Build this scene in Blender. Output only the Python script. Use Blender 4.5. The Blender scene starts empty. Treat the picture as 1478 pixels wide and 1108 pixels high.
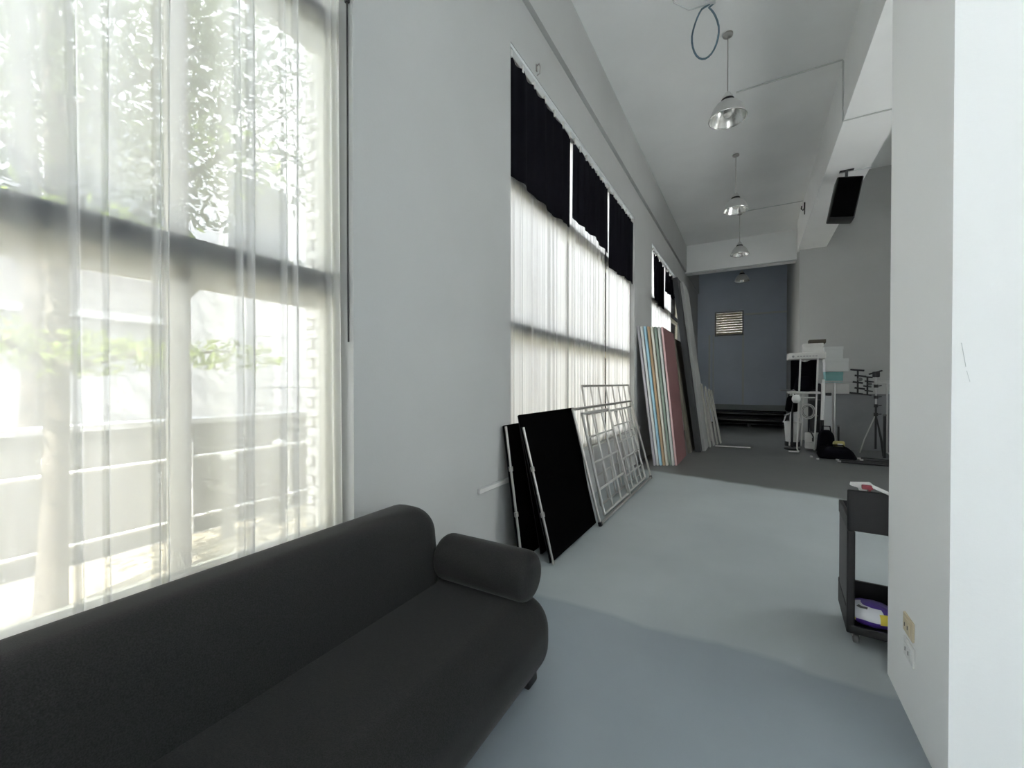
import bpy, bmesh, math, random
from mathutils import Vector, Matrix
random.seed(7)
S = bpy.context.scene
COL = S.collection
PI = math.pi

# ------------------------------------------------------------------ camera
CAM_H = 1.42
F_PX = 600.0
YAW = math.atan(345 / F_PX)
cd = bpy.data.cameras.new('camera')
cd.sensor_fit = 'HORIZONTAL'
cd.sensor_width = 36.0
cd.lens = F_PX / 1478 * 36.0
cd.clip_start = 0.03
cd.clip_end = 200
cam = bpy.data.objects.new('camera', cd)
COL.objects.link(cam)
cam.location = (0, 0, CAM_H)
cam.rotation_euler = (math.radians(89.5), 0, YAW)
cd.shift_y = (1 - F_PX * math.tan(math.radians(0.5))) / 1478.0 * -1
S.camera = cam

# ------------------------------------------------------------------ world, sun, exposure
SKY = 4.0
SUN = 9.0
w = bpy.data.worlds.new('sky')
S.world = w
w.use_nodes = True
nt = w.node_tree
bg = nt.nodes['Background']
tc = nt.nodes.new('ShaderNodeTexCoord')
sx = nt.nodes.new('ShaderNodeSeparateXYZ')
rp = nt.nodes.new('ShaderNodeValToRGB')
rp.color_ramp.elements[0].position = 0.0
rp.color_ramp.elements[0].color = (0.97, 0.97, 0.96, 1)
rp.color_ramp.elements[1].position = 1.0
rp.color_ramp.elements[1].color = (0.84, 0.91, 1.0, 1)
nt.links.new(tc.outputs['Generated'], sx.inputs[0])
nt.links.new(sx.outputs['Z'], rp.inputs[0])
nt.links.new(rp.outputs[0], bg.inputs[0])
bg.inputs[1].default_value = SKY

sd = bpy.data.lights.new('sun', 'SUN')
sd.energy = SUN
sd.angle = math.radians(0.6)
sd.color = (1.0, 0.96, 0.90)
sun = bpy.data.objects.new('sun', sd)
COL.objects.link(sun)
sun.rotation_euler = Vector((-0.20, 0.55, -0.80)).to_track_quat('-Z', 'Y').to_euler()
sun.location = (0, -3, 12)

S.view_settings.view_transform = 'Standard'
S.view_settings.look = 'None'
S.view_settings.gamma = 1
S.view_settings.use_curve_mapping = False
S.view_settings.exposure = 1.85
S.cycles.max_bounces = 14
S.cycles.diffuse_bounces = 7
S.cycles.transparent_max_bounces = 16
S.cycles.sample_clamp_indirect = 8
S.cycles.caustics_reflective = False
S.cycles.caustics_refractive = False


def portal(name, x, y0, y1, z0, z1, rot):
    """sampling portal in a window opening, seen and added ones alike: guides daylight sampling, emits nothing itself"""
    ld = bpy.data.lights.new(name, 'AREA')
    ld.shape = 'RECTANGLE'
    ld.cycles.is_portal = True
    o = bpy.data.objects.new(name, ld)
    COL.objects.link(o)
    if rot in ('x', '-x'):
        o.location = (x, (y0 + y1) / 2, (z0 + z1) / 2)
        o.rotation_euler = Vector((1 if rot == 'x' else -1, 0, 0)).to_track_quat('-Z', 'Y').to_euler()
        ld.size, ld.size_y = abs(y1 - y0), abs(z1 - z0)
    else:
        o.location = ((y0 + y1) / 2, x, (z0 + z1) / 2)
        o.rotation_euler = Vector((0, 1, 0)).to_track_quat('-Z', 'Z').to_euler()
        ld.size, ld.size_y = abs(y1 - y0), abs(z1 - z0)


# ------------------------------------------------------------------ materials
def mat(name, col, rough=0.6, metal=0.0, noise=0.0, nscale=8.0, bump=0.0, bscale=60.0, spec=0.5, col2=None):
    m = bpy.data.materials.new(name)
    m.use_nodes = True
    n = m.node_tree
    b = n.nodes['Principled BSDF']
    b.inputs['Base Color'].default_value = (*col, 1)
    b.inputs['Roughness'].default_value = rough
    b.inputs['Metallic'].default_value = metal
    b.inputs['Specular IOR Level'].default_value = spec
    if noise > 0 or bump > 0:
        t = n.nodes.new('ShaderNodeTexCoord')
    if noise > 0:
        x = n.nodes.new('ShaderNodeTexNoise')
        x.inputs['Scale'].default_value = nscale
        x.inputs['Detail'].default_value = 5
        n.links.new(t.outputs['Object'], x.inputs['Vector'])
        r = n.nodes.new('ShaderNodeValToRGB')
        c2 = col2 or tuple(min(1, q * (1 + noise)) for q in col)
        c1 = tuple(q * (1 - noise) for q in col)
        r.color_ramp.elements[0].position = 0.35
        r.color_ramp.elements[1].position = 0.65
        r.color_ramp.elements[0].color = (*c1, 1)
        r.color_ramp.elements[1].color = (*c2, 1)
        n.links.new(x.outputs[0], r.inputs[0])
        n.links.new(r.outputs[0], b.inputs['Base Color'])
    if bump > 0:
        y = n.nodes.new('ShaderNodeTexNoise')
        y.inputs['Scale'].default_value = bscale
        y.inputs['Detail'].default_value = 3
        n.links.new(t.outputs['Object'], y.inputs['Vector'])
        bp = n.nodes.new('ShaderNodeBump')
        bp.inputs['Strength'].default_value = bump
        bp.inputs['Distance'].default_value = 0.01
        n.links.new(y.outputs[0], bp.inputs['Height'])
        n.links.new(bp.outputs[0], b.inputs['Normal'])
    return m


def sheer_mat(name, t0, col):
    """voile: the share of light let straight through falls as the cloth is seen more edge-on"""
    m = bpy.data.materials.new(name)
    m.use_nodes = True
    n = m.node_tree
    n.nodes.clear()
    out = n.nodes.new('ShaderNodeOutputMaterial')
    g = n.nodes.new('ShaderNodeNewGeometry')
    dt = n.nodes.new('ShaderNodeVectorMath')
    dt.operation = 'DOT_PRODUCT'
    n.links.new(g.outputs['Normal'], dt.inputs[0])
    n.links.new(g.outputs['Incoming'], dt.inputs[1])
    ab = n.nodes.new('ShaderNodeMath')
    ab.operation = 'ABSOLUTE'
    n.links.new(dt.outputs['Value'], ab.inputs[0])
    mx = n.nodes.new('ShaderNodeMath')
    mx.operation = 'MAXIMUM'
    mx.inputs[1].default_value = 0.12
    n.links.new(ab.outputs[0], mx.inputs[0])
    dv = n.nodes.new('ShaderNodeMath')
    dv.operation = 'DIVIDE'
    dv.inputs[0].default_value = 1.0
    n.links.new(mx.outputs[0], dv.inputs[1])
    pw = n.nodes.new('ShaderNodeMath')
    pw.operation = 'POWER'
    pw.inputs[0].default_value = t0
    n.links.new(dv.outputs[0], pw.inputs[1])
    tr = n.nodes.new('ShaderNodeBsdfTransparent')
    tl = n.nodes.new('ShaderNodeBsdfTranslucent')
    tl.inputs[0].default_value = (*col, 1)
    df = n.nodes.new('ShaderNodeBsdfDiffuse')
    df.inputs[0].default_value = (*col, 1)
    m1 = n.nodes.new('ShaderNodeMixShader')
    m1.inputs[0].default_value = 0.15
    n.links.new(tl.outputs[0], m1.inputs[1])
    n.links.new(df.outputs[0], m1.inputs[2])
    m2 = n.nodes.new('ShaderNodeMixShader')
    n.links.new(pw.outputs[0], m2.inputs[0])
    n.links.new(m1.outputs[0], m2.inputs[1])
    n.links.new(tr.outputs[0], m2.inputs[2])
    n.links.new(m2.outputs[0], out.inputs[0])
    return m


def glass_mat():
    m = bpy.data.materials.new('pane_glass')
    m.use_nodes = True
    n = m.node_tree
    n.nodes.clear()
    out = n.nodes.new('ShaderNodeOutputMaterial')
    tr = n.nodes.new('ShaderNodeBsdfTransparent')
    tr.inputs[0].default_value = (0.95, 0.955, 0.95, 1)
    gl = n.nodes.new('ShaderNodeBsdfGlossy')
    gl.inputs['Roughness'].default_value = 0.02
    fr = n.nodes.new('ShaderNodeFresnel')
    fr.inputs[0].default_value = 1.3
    mx = n.nodes.new('ShaderNodeMixShader')
    n.links.new(fr.outputs[0], mx.inputs[0])
    n.links.new(tr.outputs[0], mx.inputs[1])
    n.links.new(gl.outputs[0], mx.inputs[2])
    n.links.new(mx.outputs[0], out.inputs[0])
    return m


def floor_mat():
    """grey floor paint, laid in three coats of slightly different shade, with scuffs"""
    m = mat('floor_paint', (0.25, 0.30, 0.33), rough=0.42, spec=0.4)
    n = m.node_tree
    b = n.nodes['Principled BSDF']
    t = n.nodes.new('ShaderNodeTexCoord')
    no = n.nodes.new('ShaderNodeTexNoise')
    no.inputs['Scale'].default_value = 1.3
    no.inputs['Detail'].default_value = 6
    n.links.new(t.outputs['Object'], no.inputs[0])
    sp = n.nodes.new('ShaderNodeSeparateXYZ')
    n.links.new(t.outputs['Object'], sp.inputs[0])
    wob = n.nodes.new('ShaderNodeTexNoise')
    wob.inputs['Scale'].default_value = 2.2
    n.links.new(t.outputs['Object'], wob.inputs[0])

    def edge(kx, off, sharp):
        a = n.nodes.new('ShaderNodeMath'); a.operation = 'MULTIPLY_ADD'
        a.inputs[1].default_value = kx
        n.links.new(sp.outputs['X'], a.inputs[0]); n.links.new(sp.outputs['Y'], a.inputs[2])
        c = n.nodes.new('ShaderNodeMath'); c.operation = 'MULTIPLY_ADD'
        c.inputs[1].default_value = 0.18
        n.links.new(wob.outputs[0], c.inputs[0]); n.links.new(a.outputs[0], c.inputs[2])
        d = n.nodes.new('ShaderNodeMath'); d.operation = 'SUBTRACT'; d.inputs[1].default_value = off
        n.links.new(c.outputs[0], d.inputs[0])
        e = n.nodes.new('ShaderNodeMath'); e.operation = 'MULTIPLY'; e.inputs[1].default_value = sharp; e.use_clamp = True
        n.links.new(d.outputs[0], e.inputs[0])
        return e
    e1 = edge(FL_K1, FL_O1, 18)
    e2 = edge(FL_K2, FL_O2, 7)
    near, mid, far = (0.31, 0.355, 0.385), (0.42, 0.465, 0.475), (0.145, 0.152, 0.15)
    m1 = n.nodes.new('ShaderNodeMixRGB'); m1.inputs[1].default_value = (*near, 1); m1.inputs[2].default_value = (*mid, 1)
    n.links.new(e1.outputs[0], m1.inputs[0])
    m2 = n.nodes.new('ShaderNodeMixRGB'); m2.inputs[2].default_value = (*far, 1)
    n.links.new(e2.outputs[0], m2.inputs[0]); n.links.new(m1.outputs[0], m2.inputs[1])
    r = n.nodes.new('ShaderNodeValToRGB')
    r.color_ramp.elements[0].position = 0.3; r.color_ramp.elements[0].color = (0.86, 0.86, 0.87, 1)
    r.color_ramp.elements[1].position = 0.7; r.color_ramp.elements[1].color = (1, 1, 1, 1)
    n.links.new(no.outputs[0], r.inputs[0])
    mu = n.nodes.new('ShaderNodeMixRGB'); mu.blend_type = 'MULTIPLY'; mu.inputs[0].default_value = 1
    n.links.new(m2.outputs[0], mu.inputs[1]); n.links.new(r.outputs[0], mu.inputs[2])
    n.links.new(mu.outputs[0], b.inputs['Base Color'])
    r2 = n.nodes.new('ShaderNodeMapRange'); r2.inputs[3].default_value = 0.36; r2.inputs[4].default_value = 0.55
    n.links.new(no.outputs[0], r2.inputs[0]); n.links.new(r2.outputs[0], b.inputs['Roughness'])
    return m


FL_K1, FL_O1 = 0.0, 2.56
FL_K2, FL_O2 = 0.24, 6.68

WALL = mat('dimmed_white_wall_paint', (0.465, 0.475, 0.468), 0.75, noise=0.02, nscale=1.5, bump=0.05, bscale=90)  # darkened copy of the white paint; weaker light put into its colour
WALLB = mat('lit_white_wall_paint', (0.93, 0.94, 0.935), 0.7, bump=0.05, bscale=90)  # paler copy of the white paint; stronger light put into its colour
CEIL = mat('white_ceiling_paint', (0.88, 0.895, 0.89), 0.8, noise=0.03, nscale=0.9)
BLUE = mat('blue_grey_wall_paint', (0.60, 0.66, 0.76), 0.6, noise=0.06, nscale=0.6)
TRIMW = mat('pale_trim_paint', (0.62, 0.65, 0.66), 0.5)
FLOOR = floor_mat()
CREAM = mat('cream_aluminium', (0.72, 0.68, 0.54), 0.45)
DKBAR = mat('dark_grey_bar', (0.05, 0.055, 0.065), 0.5)
GLASS = glass_mat()
SHEER = sheer_mat('white_voile', 0.26, (0.93, 0.93, 0.93))
SHEER2 = sheer_mat('cream_voile', 0.42, (0.97, 0.965, 0.95))
TILE = mat('white_glazed_tile', (0.80, 0.79, 0.75), 0.25, noise=0.04, nscale=3)
GROUT = mat('grey_mortar', (0.34, 0.34, 0.33), 0.9)
BLACKCLOTH = mat('black_curtain_cloth', (0.006, 0.006, 0.009), 0.95, spec=0.05)
VELVET = mat('black_velvet', (0.003, 0.003, 0.003), 1.0, spec=0.0)
SOFA = mat('black_woven_upholstery', (0.019, 0.0185, 0.0185), 0.85, noise=0.3, nscale=260, bump=0.25, bscale=420, spec=0.2)
SOFA.node_tree.nodes['Principled BSDF'].inputs['Sheen Weight'].default_value = 0.14
SOFA.node_tree.nodes['Principled BSDF'].inputs['Sheen Roughness'].default_value = 0.35
LEGM = mat('black_wood', (0.01, 0.01, 0.01), 0.45)
STEEL = mat('brushed_steel', (0.55, 0.55, 0.54), 0.35, 0.9)
ALU = mat('spun_aluminium', (0.80, 0.80, 0.78), 0.22, 1.0)
ALUD = mat('aged_aluminium_tube', (0.42, 0.41, 0.39), 0.45, 0.7)
BLACKP = mat('black_plastic', (0.012, 0.012, 0.014), 0.45, noise=0.2, nscale=12)
CARTP = mat('charcoal_structured_plastic', (0.010, 0.0095, 0.011), 0.5, bump=0.2, bscale=300)
RUBBER = mat('grey_rubber', (0.12, 0.12, 0.12), 0.6)
WHITEP = mat('white_plastic', (0.80, 0.81, 0.80), 0.4)
WHITEM = mat('white_enamel', (0.62, 0.62, 0.60), 0.45, noise=0.05, nscale=5)
BEIGEP = mat('beige_plastic', (0.66, 0.58, 0.42), 0.4)
CABLEB = mat('blue_grey_cable', (0.10, 0.17, 0.22), 0.4)
CONDW = mat('painted_conduit', (0.55, 0.57, 0.57), 0.5)
GREYB = mat('mid_grey_board', (0.22, 0.23, 0.24), 0.7, noise=0.08, nscale=2)
TEAL = mat('teal_card', (0.20, 0.42, 0.42), 0.7)
WHITEC = mat('white_card', (0.62, 0.64, 0.63), 0.7)
BROWNC = mat('dark_brown_card', (0.06, 0.05, 0.035), 0.7)
PURPLE = mat('purple_film', (0.10, 0.05, 0.36), 0.3)
YELLOW = mat('yellow_print', (0.85, 0.70, 0.08), 0.4)
LABELW = mat('white_print', (0.80, 0.82, 0.86), 0.4)
RED = mat('dark_red_plastic', (0.30, 0.04, 0.06), 0.4)
BARK = mat('pale_bark', (0.12, 0.105, 0.085), 0.9, noise=0.3, nscale=9, bump=0.4, bscale=20)
ROAD = mat('grey_asphalt', (0.20, 0.20, 0.20), 0.9, noise=0.1, nscale=3)
SIDEWALK = mat('sandy_planting_strip', (0.36, 0.32, 0.23), 0.9, noise=0.25, nscale=2.5)
PARAP = mat('grey_render', (0.15, 0.15, 0.145), 0.85, noise=0.08, nscale=2)
FACW = mat('white_facade_panel', (0.40, 0.41, 0.43), 0.6, noise=0.03, nscale=1)
FACG = mat('grey_fascia', (0.18, 0.18, 0.19), 0.6)
FACS = mat('pale_grey_siding', (0.46, 0.46, 0.46), 0.7)
FACD = mat('dark_recess', (0.10, 0.11, 0.12), 0.6)
BLIND = mat('straw_blind', (0.62, 0.56, 0.40), 0.7, noise=0.12, nscale=15)
_n = BLIND.node_tree
_t = _n.nodes.new('ShaderNodeBsdfTranslucent'); _t.inputs[0].default_value = (0.45, 0.40, 0.27, 1)
_m = _n.nodes.new('ShaderNodeMixShader'); _m.inputs[0].default_value = 0.10
_n.links.new(_n.nodes['Principled BSDF'].outputs[0], _m.inputs[1]); _n.links.new(_t.outputs[0], _m.inputs[2]); _n.links.new(_m.outputs[0], _n.nodes['Material Output'].inputs[0])


def leaf_mat(name, c1, c2, c3):
    m = mat(name, c1, 0.5, noise=0.4, nscale=2.0, col2=c2)
    n = m.node_tree
    b = n.nodes['Principled BSDF']
    out = n.nodes['Material Output']
    tl = n.nodes.new('ShaderNodeBsdfTranslucent')
    tl.inputs[0].default_value = (*c3, 1)
    mx = n.nodes.new('ShaderNodeMixShader')
    mx.inputs[0].default_value = 0.45
    n.links.new(b.outputs[0], mx.inputs[1]); n.links.new(tl.outputs[0], mx.inputs[2])
    n.links.new(mx.outputs[0], out.inputs[0])
    return m


LEAF = leaf_mat('green_leaf', (0.085, 0.10, 0.065), (0.15, 0.17, 0.11), (0.13, 0.155, 0.09))
LEAF_Y = leaf_mat('young_green_leaf', (0.20, 0.28, 0.05), (0.34, 0.42, 0.10), (0.30, 0.40, 0.07))


# ------------------------------------------------------------------ builders
class MB:
    def __init__(self):
        self.bm = bmesh.new()

    def box(self, a, b, bevel=0.0, seg=2):
        lo = [min(p, q) for p, q in zip(a, b)]
        hi = [max(p, q) for p, q in zip(a, b)]
        t = bmesh.new()
        vs = [t.verts.new((x, y, z)) for x in (lo[0], hi[0]) for y in (lo[1], hi[1]) for z in (lo[2], hi[2])]
        for f in ((0, 1, 3, 2), (4, 6, 7, 5), (0, 4, 5, 1), (2, 3, 7, 6), (0, 2, 6, 4), (1, 5, 7, 3)):
            t.faces.new([vs[i] for i in f])
        bmesh.ops.recalc_face_normals(t, faces=t.faces)
        if bevel > 0:
            bmesh.ops.bevel(t, geom=list(t.edges), offset=bevel, segments=seg, profile=0.5, affect='EDGES')
        self._join(t)
        return self

    def _join(self, t):
        me = bpy.data.meshes.new('tmp')
        t.to_mesh(me)
        t.free()
        self.bm.from_mesh(me)
        bpy.data.meshes.remove(me)

    def tube(self, pts, r, seg=10, cap=True):
        pts = [Vector(p) for p in pts]
        rs = r if isinstance(r, (list, tuple)) else [r] * len(pts)
        rings = []
        prev = None
        for i, p in enumerate(pts):
            d = (pts[min(i + 1, len(pts) - 1)] - pts[max(i - 1, 0)]).normalized()
            if prev is None:
                up = Vector((0, 0, 1)) if abs(d.z) < 0.9 else Vector((1, 0, 0))
                u = d.cross(up).normalized()
            else:
                u = (prev - d * prev.dot(d)).normalized()
            prev = u
            v = d.cross(u)
            rings.append([self.bm.verts.new(p + (u * math.cos(2 * PI * k / seg) + v * math.sin(2 * PI * k / seg)) * rs[i]) for k in range(seg)])
        for a, b in zip(rings, rings[1:]):
            for k in range(seg):
                self.bm.faces.new((a[k], a[(k + 1) % seg], b[(k + 1) % seg], b[k]))
        if cap:
            self.bm.faces.new(rings[0][::-1])
            self.bm.faces.new(rings[-1])
        return self

    def lathe(self, prof, c=(0, 0, 0), seg=24, axis='z', close=False):
        rings = []
        for r, h in prof:
            ring = []
            for k in range(seg):
                a = 2 * PI * k / seg
                x, y = r * math.cos(a), r * math.sin(a)
                p = (x, y, h) if axis == 'z' else ((h, x, y) if axis == 'x' else (x, h, y))
                ring.append(self.bm.verts.new((c[0] + p[0], c[1] + p[1], c[2] + p[2])))
            rings.append(ring)
        for a, b in zip(rings, rings[1:]):
            for k in range(seg):
                self.bm.faces.new((a[k], a[(k + 1) % seg], b[(k + 1) % seg], b[k]))
        if prof[0][0] > 1e-4 and close:
            self.bm.faces.new(rings[0][::-1])
        if prof[-1][0] > 1e-4 and close:
            self.bm.faces.new(rings[-1])
        return self

    def prism(self, poly, axis, a, b):
        """poly: 2-D outline; extruded along axis from a to b"""
        def P(q, h):
            return {'x': (h, q[0], q[1]), 'y': (q[0], h, q[1]), 'z': (q[0], q[1], h)}[axis]
        t = bmesh.new()
        A = [t.verts.new(P(q, a)) for q in poly]
        B = [t.verts.new(P(q, b)) for q in poly]
        n = len(poly)
        for i in range(n):
            t.faces.new((A[i], A[(i + 1) % n], B[(i + 1) % n], B[i]))
        t.faces.new(A[::-1])
        t.faces.new(B)
        bmesh.ops.recalc_face_normals(t, faces=t.faces)
        self._join(t)
        return self

    def grid(self, fn, nu, nv):
        vs = [[self.bm.verts.new(fn(i / nu, j / nv)) for j in range(nv + 1)] for i in range(nu + 1)]
        for i in range(nu):
            for j in range(nv):
                self.bm.faces.new((vs[i][j], vs[i + 1][j], vs[i + 1][j + 1], vs[i][j + 1]))
        return self

    def build(self, name, m, parent=None, smooth=True, loc=None, recalc=True):
        if recalc:
            bmesh.ops.recalc_face_normals(self.bm, faces=self.bm.faces)
        me = bpy.data.meshes.new(name)
        if smooth:
            for f in self.bm.faces:
                f.smooth = True
            for e in self.bm.edges:
                if len(e.link_faces) == 2 and e.calc_face_angle(0) > math.radians(38):
                    e.smooth = False
        self.bm.to_mesh(me)
        self.bm.free()
        me.materials.append(m)
        o = bpy.data.objects.new(name, me)
        COL.objects.link(o)
        if parent:
            o.parent = parent
        if loc:
            o.location = loc
        return o


def tag(o, label=None, cat=None, group=None, kind=None):
    if label: o['label'] = label
    if cat: o['category'] = cat
    if group: o['group'] = group
    if kind: o['kind'] = kind
    return o


def thing(name, label, cat, loc=(0, 0, 0), rz=0.0, group=None, mtx=None):
    o = bpy.data.objects.new(name, None)
    o.empty_display_size = 0.1
    COL.objects.link(o)
    o.location = loc
    o.rotation_euler = (0, 0, rz)
    if mtx is not None:
        o.matrix_basis = mtx
    return tag(o, label, cat, group)


def struct(o, label=None):
    return tag(o, label, None, None, 'structure')


def kids(o):
    return [q for q in bpy.data.objects if q.parent == o]


def dup(o, loc=None, label=None, rz=None):
    def rec(s, par):
        c = s.copy()
        COL.objects.link(c)
        if par: c.parent = par
        for k in kids(s):
            rec(k, c)
        return c
    r = rec(o, None)
    if loc: r.location = loc
    if rz is not None: r.rotation_euler = (0, 0, rz)
    if label: r['label'] = label
    return r


def lean_mtx(y0, xf, xt, length, floor=0.0):
    """frame of a thing leaning on the left wall: local x runs along +Y, local z up its slope, local -y faces the room"""
    dx = (xt - xf) / length
    dz = math.sqrt(1 - dx * dx)
    ez = Vector((dx, 0, dz)); ex = Vector((0, 1, 0)); ey = ez.cross(ex)
    m = Matrix(((ex.x, ey.x, ez.x, xf), (ex.y, ey.y, ez.y, y0), (ex.z, ey.z, ez.z, floor), (0, 0, 0, 1)))
    return m


# ------------------------------------------------------------------ room shell
XW, XG = -1.75, -1.91            # wall face, glass plane
XO = -2.07                       # outer face of the wall
HC = 5.55                        # ceiling
HB = 4.77                        # underside of beams
SILL, HEAD = 0.60, 4.27
WIN = [(-2.82, 1.43), (3.02, 7.27), (8.72, 12.97)]

for i, (a, b) in enumerate(WIN):
    portal('window_daylight', XO - 0.02, a, b, SILL, HEAD, 'x')

fl = MB().box((XO, -4.2, -0.15), (4.7, 17.2, 0)).build('floor', FLOOR, smooth=False)
struct(fl, 'grey painted concrete floor with darker coats near and far')
ce = MB().box((XO, -4.2, HC), (1.58, 17.2, HC + 0.2)).box((1.58, -4.2, 6.45), (4.7, 17.2, 6.65)).build('ceiling', CEIL, smooth=False)
struct(ce, 'white painted concrete ceiling')

wl = MB()
ys = -4.2
for a, b in WIN:
    wl.box((XO, ys, 0), (XW, a, HC))
    wl.box((XO, a, 0), (XW, b, SILL))
    wl.box((XO, a, HEAD), (XW, b, HC))
    ys = b
wl.box((XO, ys, 0), (XW, 17.2, HC))
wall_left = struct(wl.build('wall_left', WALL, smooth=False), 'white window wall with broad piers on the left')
# glazed tiles on the outer reveal of the first pier
tile_me = None
z = SILL + 0.01
row = 0
gb = MB().box((XO - 0.03, 1.405, SILL), (XG - 0.035, 1.43, HEAD)).build('mortar_bed', GROUT, wall_left, smooth=False)
def tile_obj(w_):
    t = MB().box((-w_ / 2, -0.012, 0), (w_ / 2, 0.0, 0.046), 0.003, 1)
    return t
tile_long = tile_obj(0.118).build('tile', TILE, wall_left, smooth=False)
tile_short = tile_obj(0.057).build('tile', TILE, wall_left, smooth=False)
x_a, x_b = XO - 0.03, XG - 0.035
first = True
while z < HEAD - 0.05:
    if row % 2 == 0:
        o = tile_long if row == 0 else tile_long.copy()
        if row: COL.objects.link(o)
        o.location = ((x_a + x_b) / 2, 1.406, z)
    else:
        for k, xx in enumerate((x_a + 0.036, x_b - 0.036)):
            o = tile_short if (row == 1 and k == 0) else tile_short.copy()
            if not (row == 1 and k == 0): COL.objects.link(o)
            o.location = (xx, 1.406, z)
    z += 0.0525
    row += 1

struct(MB().box((XW, -4.2, HB), (XW + 0.05, 17.0, HC)).build('trim_1', WALL, smooth=False), 'shallow white beam along the top of the window wall')
struct(MB().box((1.01, 2.67, HB), (1.59, 12.9, HC)).box((1.58, 2.67, HC), (1.6, 12.7, 6.6)).build('trim_2', CEIL, smooth=False), 'deep white ceiling beam running along the right of the hall')
struct(MB().box((XW, 13.5, HB - 0.03), (1.05, 13.9, HC)).build('trim_3', CEIL, smooth=False), 'white cross beam over the entrance to the blue room')

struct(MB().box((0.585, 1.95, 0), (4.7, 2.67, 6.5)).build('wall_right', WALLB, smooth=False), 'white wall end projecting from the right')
kw = bpy.data.objects['wall_right']
MB().tube([(0.607, 1.948, 1.555), (0.618, 1.948, 1.475)], 0.0009, 5).tube([(0.62, 1.948, 1.462), (0.628, 1.948, 1.425)], 0.0006, 5).build('scratch', CONDW, kw)
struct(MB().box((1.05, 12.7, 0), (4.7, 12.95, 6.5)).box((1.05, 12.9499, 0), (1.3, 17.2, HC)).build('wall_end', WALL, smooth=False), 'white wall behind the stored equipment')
far = struct(MB().box((XO, 17.0, 0), (-1.12, 17.2, HC)).box((-0.28, 17.0, 0), (1.1, 17.2, HC)).box((-1.12, 17.0, 0), (-0.28, 17.2, 3.185)).box((-1.12, 17.0, 3.965), (-0.28, 17.2, HC)).build('wall_far', BLUE, smooth=False), 'blue grey wall at the far end')
EA, EB, EC, ED = 4.0, 7.0, 1.4, 3.8  # unseen side window, added to brighten the right bay
struct(MB().box((4.5, -4.2, 0), (4.7, EA, 6.5)).box((4.5, EB, 0), (4.7, 17.2, 6.5)).box((4.5, EA, 0), (4.7, EB, EC)).box((4.5, EA, ED), (4.7, EB, 6.5)).build('wall_east', WALLB, smooth=False), 'white wall far right behind the projecting wall')
portal('window_daylight', 4.72, EA, EB, EC, ED, '-x')
wf = MB()
for k in range(5):
    y = EA + (EB - EA) * k / 4
    wf.box((4.57, y - 0.03, EC), (4.63, y + 0.03, ED))
wf.box((4.57, EA, EC), (4.63, EB, EC + 0.06)).box((4.57, EA, ED - 0.06), (4.63, EB, ED))
wo = struct(wf.build('window_5', CREAM, smooth=False), 'added unseen side window lighting the right bay')
MB().box((4.598, EA, EC), (4.602, EB, ED)).build('pane', GLASS, wo, smooth=False)
# back wall behind the photographer
a, b, c, d = -1.6, 0.1, 0.1, 4.2  # unseen glazed opening, added to light the room from behind the camera
wb = MB()
wb.box((XO, -4.2, 0), (a, -4.0, 6.5)); wb.box((b, -4.2, 0), (4.7, -4.0, 6.5))
wb.box((a, -4.2, d), (b, -4.0, 6.5)); wb.box((a, -4.2, 0), (b, -4.0, c))
struct(wb.build('wall_back', WALLB, smooth=False), 'white wall with an added glazed front behind the viewer')
portal('window_daylight', -4.22, a, b, c, d, 'y')
wf = MB()
for k in range(4):
    x = a + (b - a) * k / 3
    wf.box((x - 0.03, -4.14, c), (x + 0.03, -4.06, d))
wf.box((a, -4.14, c), (b, -4.06, c + 0.07)).box((a, -4.14, d - 0.07), (b, -4.06, d)).box((a, -4.14, 2.3), (b, -4.06, 2.37))
wo = struct(wf.build('window_4', ALUD, smooth=False), 'added unseen glazed front lighting the room from behind the viewer')
MB().box((a, -4.104, c), (b, -4.098, d)).build('pane', GLASS, wo, smooth=False)
ADDED_BACKWIN = (a, b, c, d)

# blue room panelling: strips and skirting
tr = MB()
tr.box((-0.28, 16.955, 0.62), (-0.22, 17.0, 3.18)).box((-0.26, 16.94, 3.84), (1.1, 17.0, 3.9))
struct(tr.build('trim_4', TRIMW, smooth=False), 'pale strips on the blue wall')
struct(MB().box((-1.37, 16.96, 0.0), (-1.31, 17.0, 3.2)).box((-1.23, 16.96, 0.0), (-1.19, 17.0, 3.2)).build('trim_5', TRIMW, smooth=False), 'pair of pale upright strips left of the blue panel')
struct(MB().box((-1.19, 16.93, 0.0), (1.05, 17.0, 0.66)).build('baseboard_far', mat('grey_skirting', (0.33, 0.36, 0.37), 0.6), smooth=False), 'grey ledge along the foot of the blue wall')
struct(MB().tube([(-1.72, 13.47, 4.72), (1.04, 13.47, 4.72)], 0.02, 8).build('trim_6', CONDW), 'conduit under the cross beam')

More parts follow.
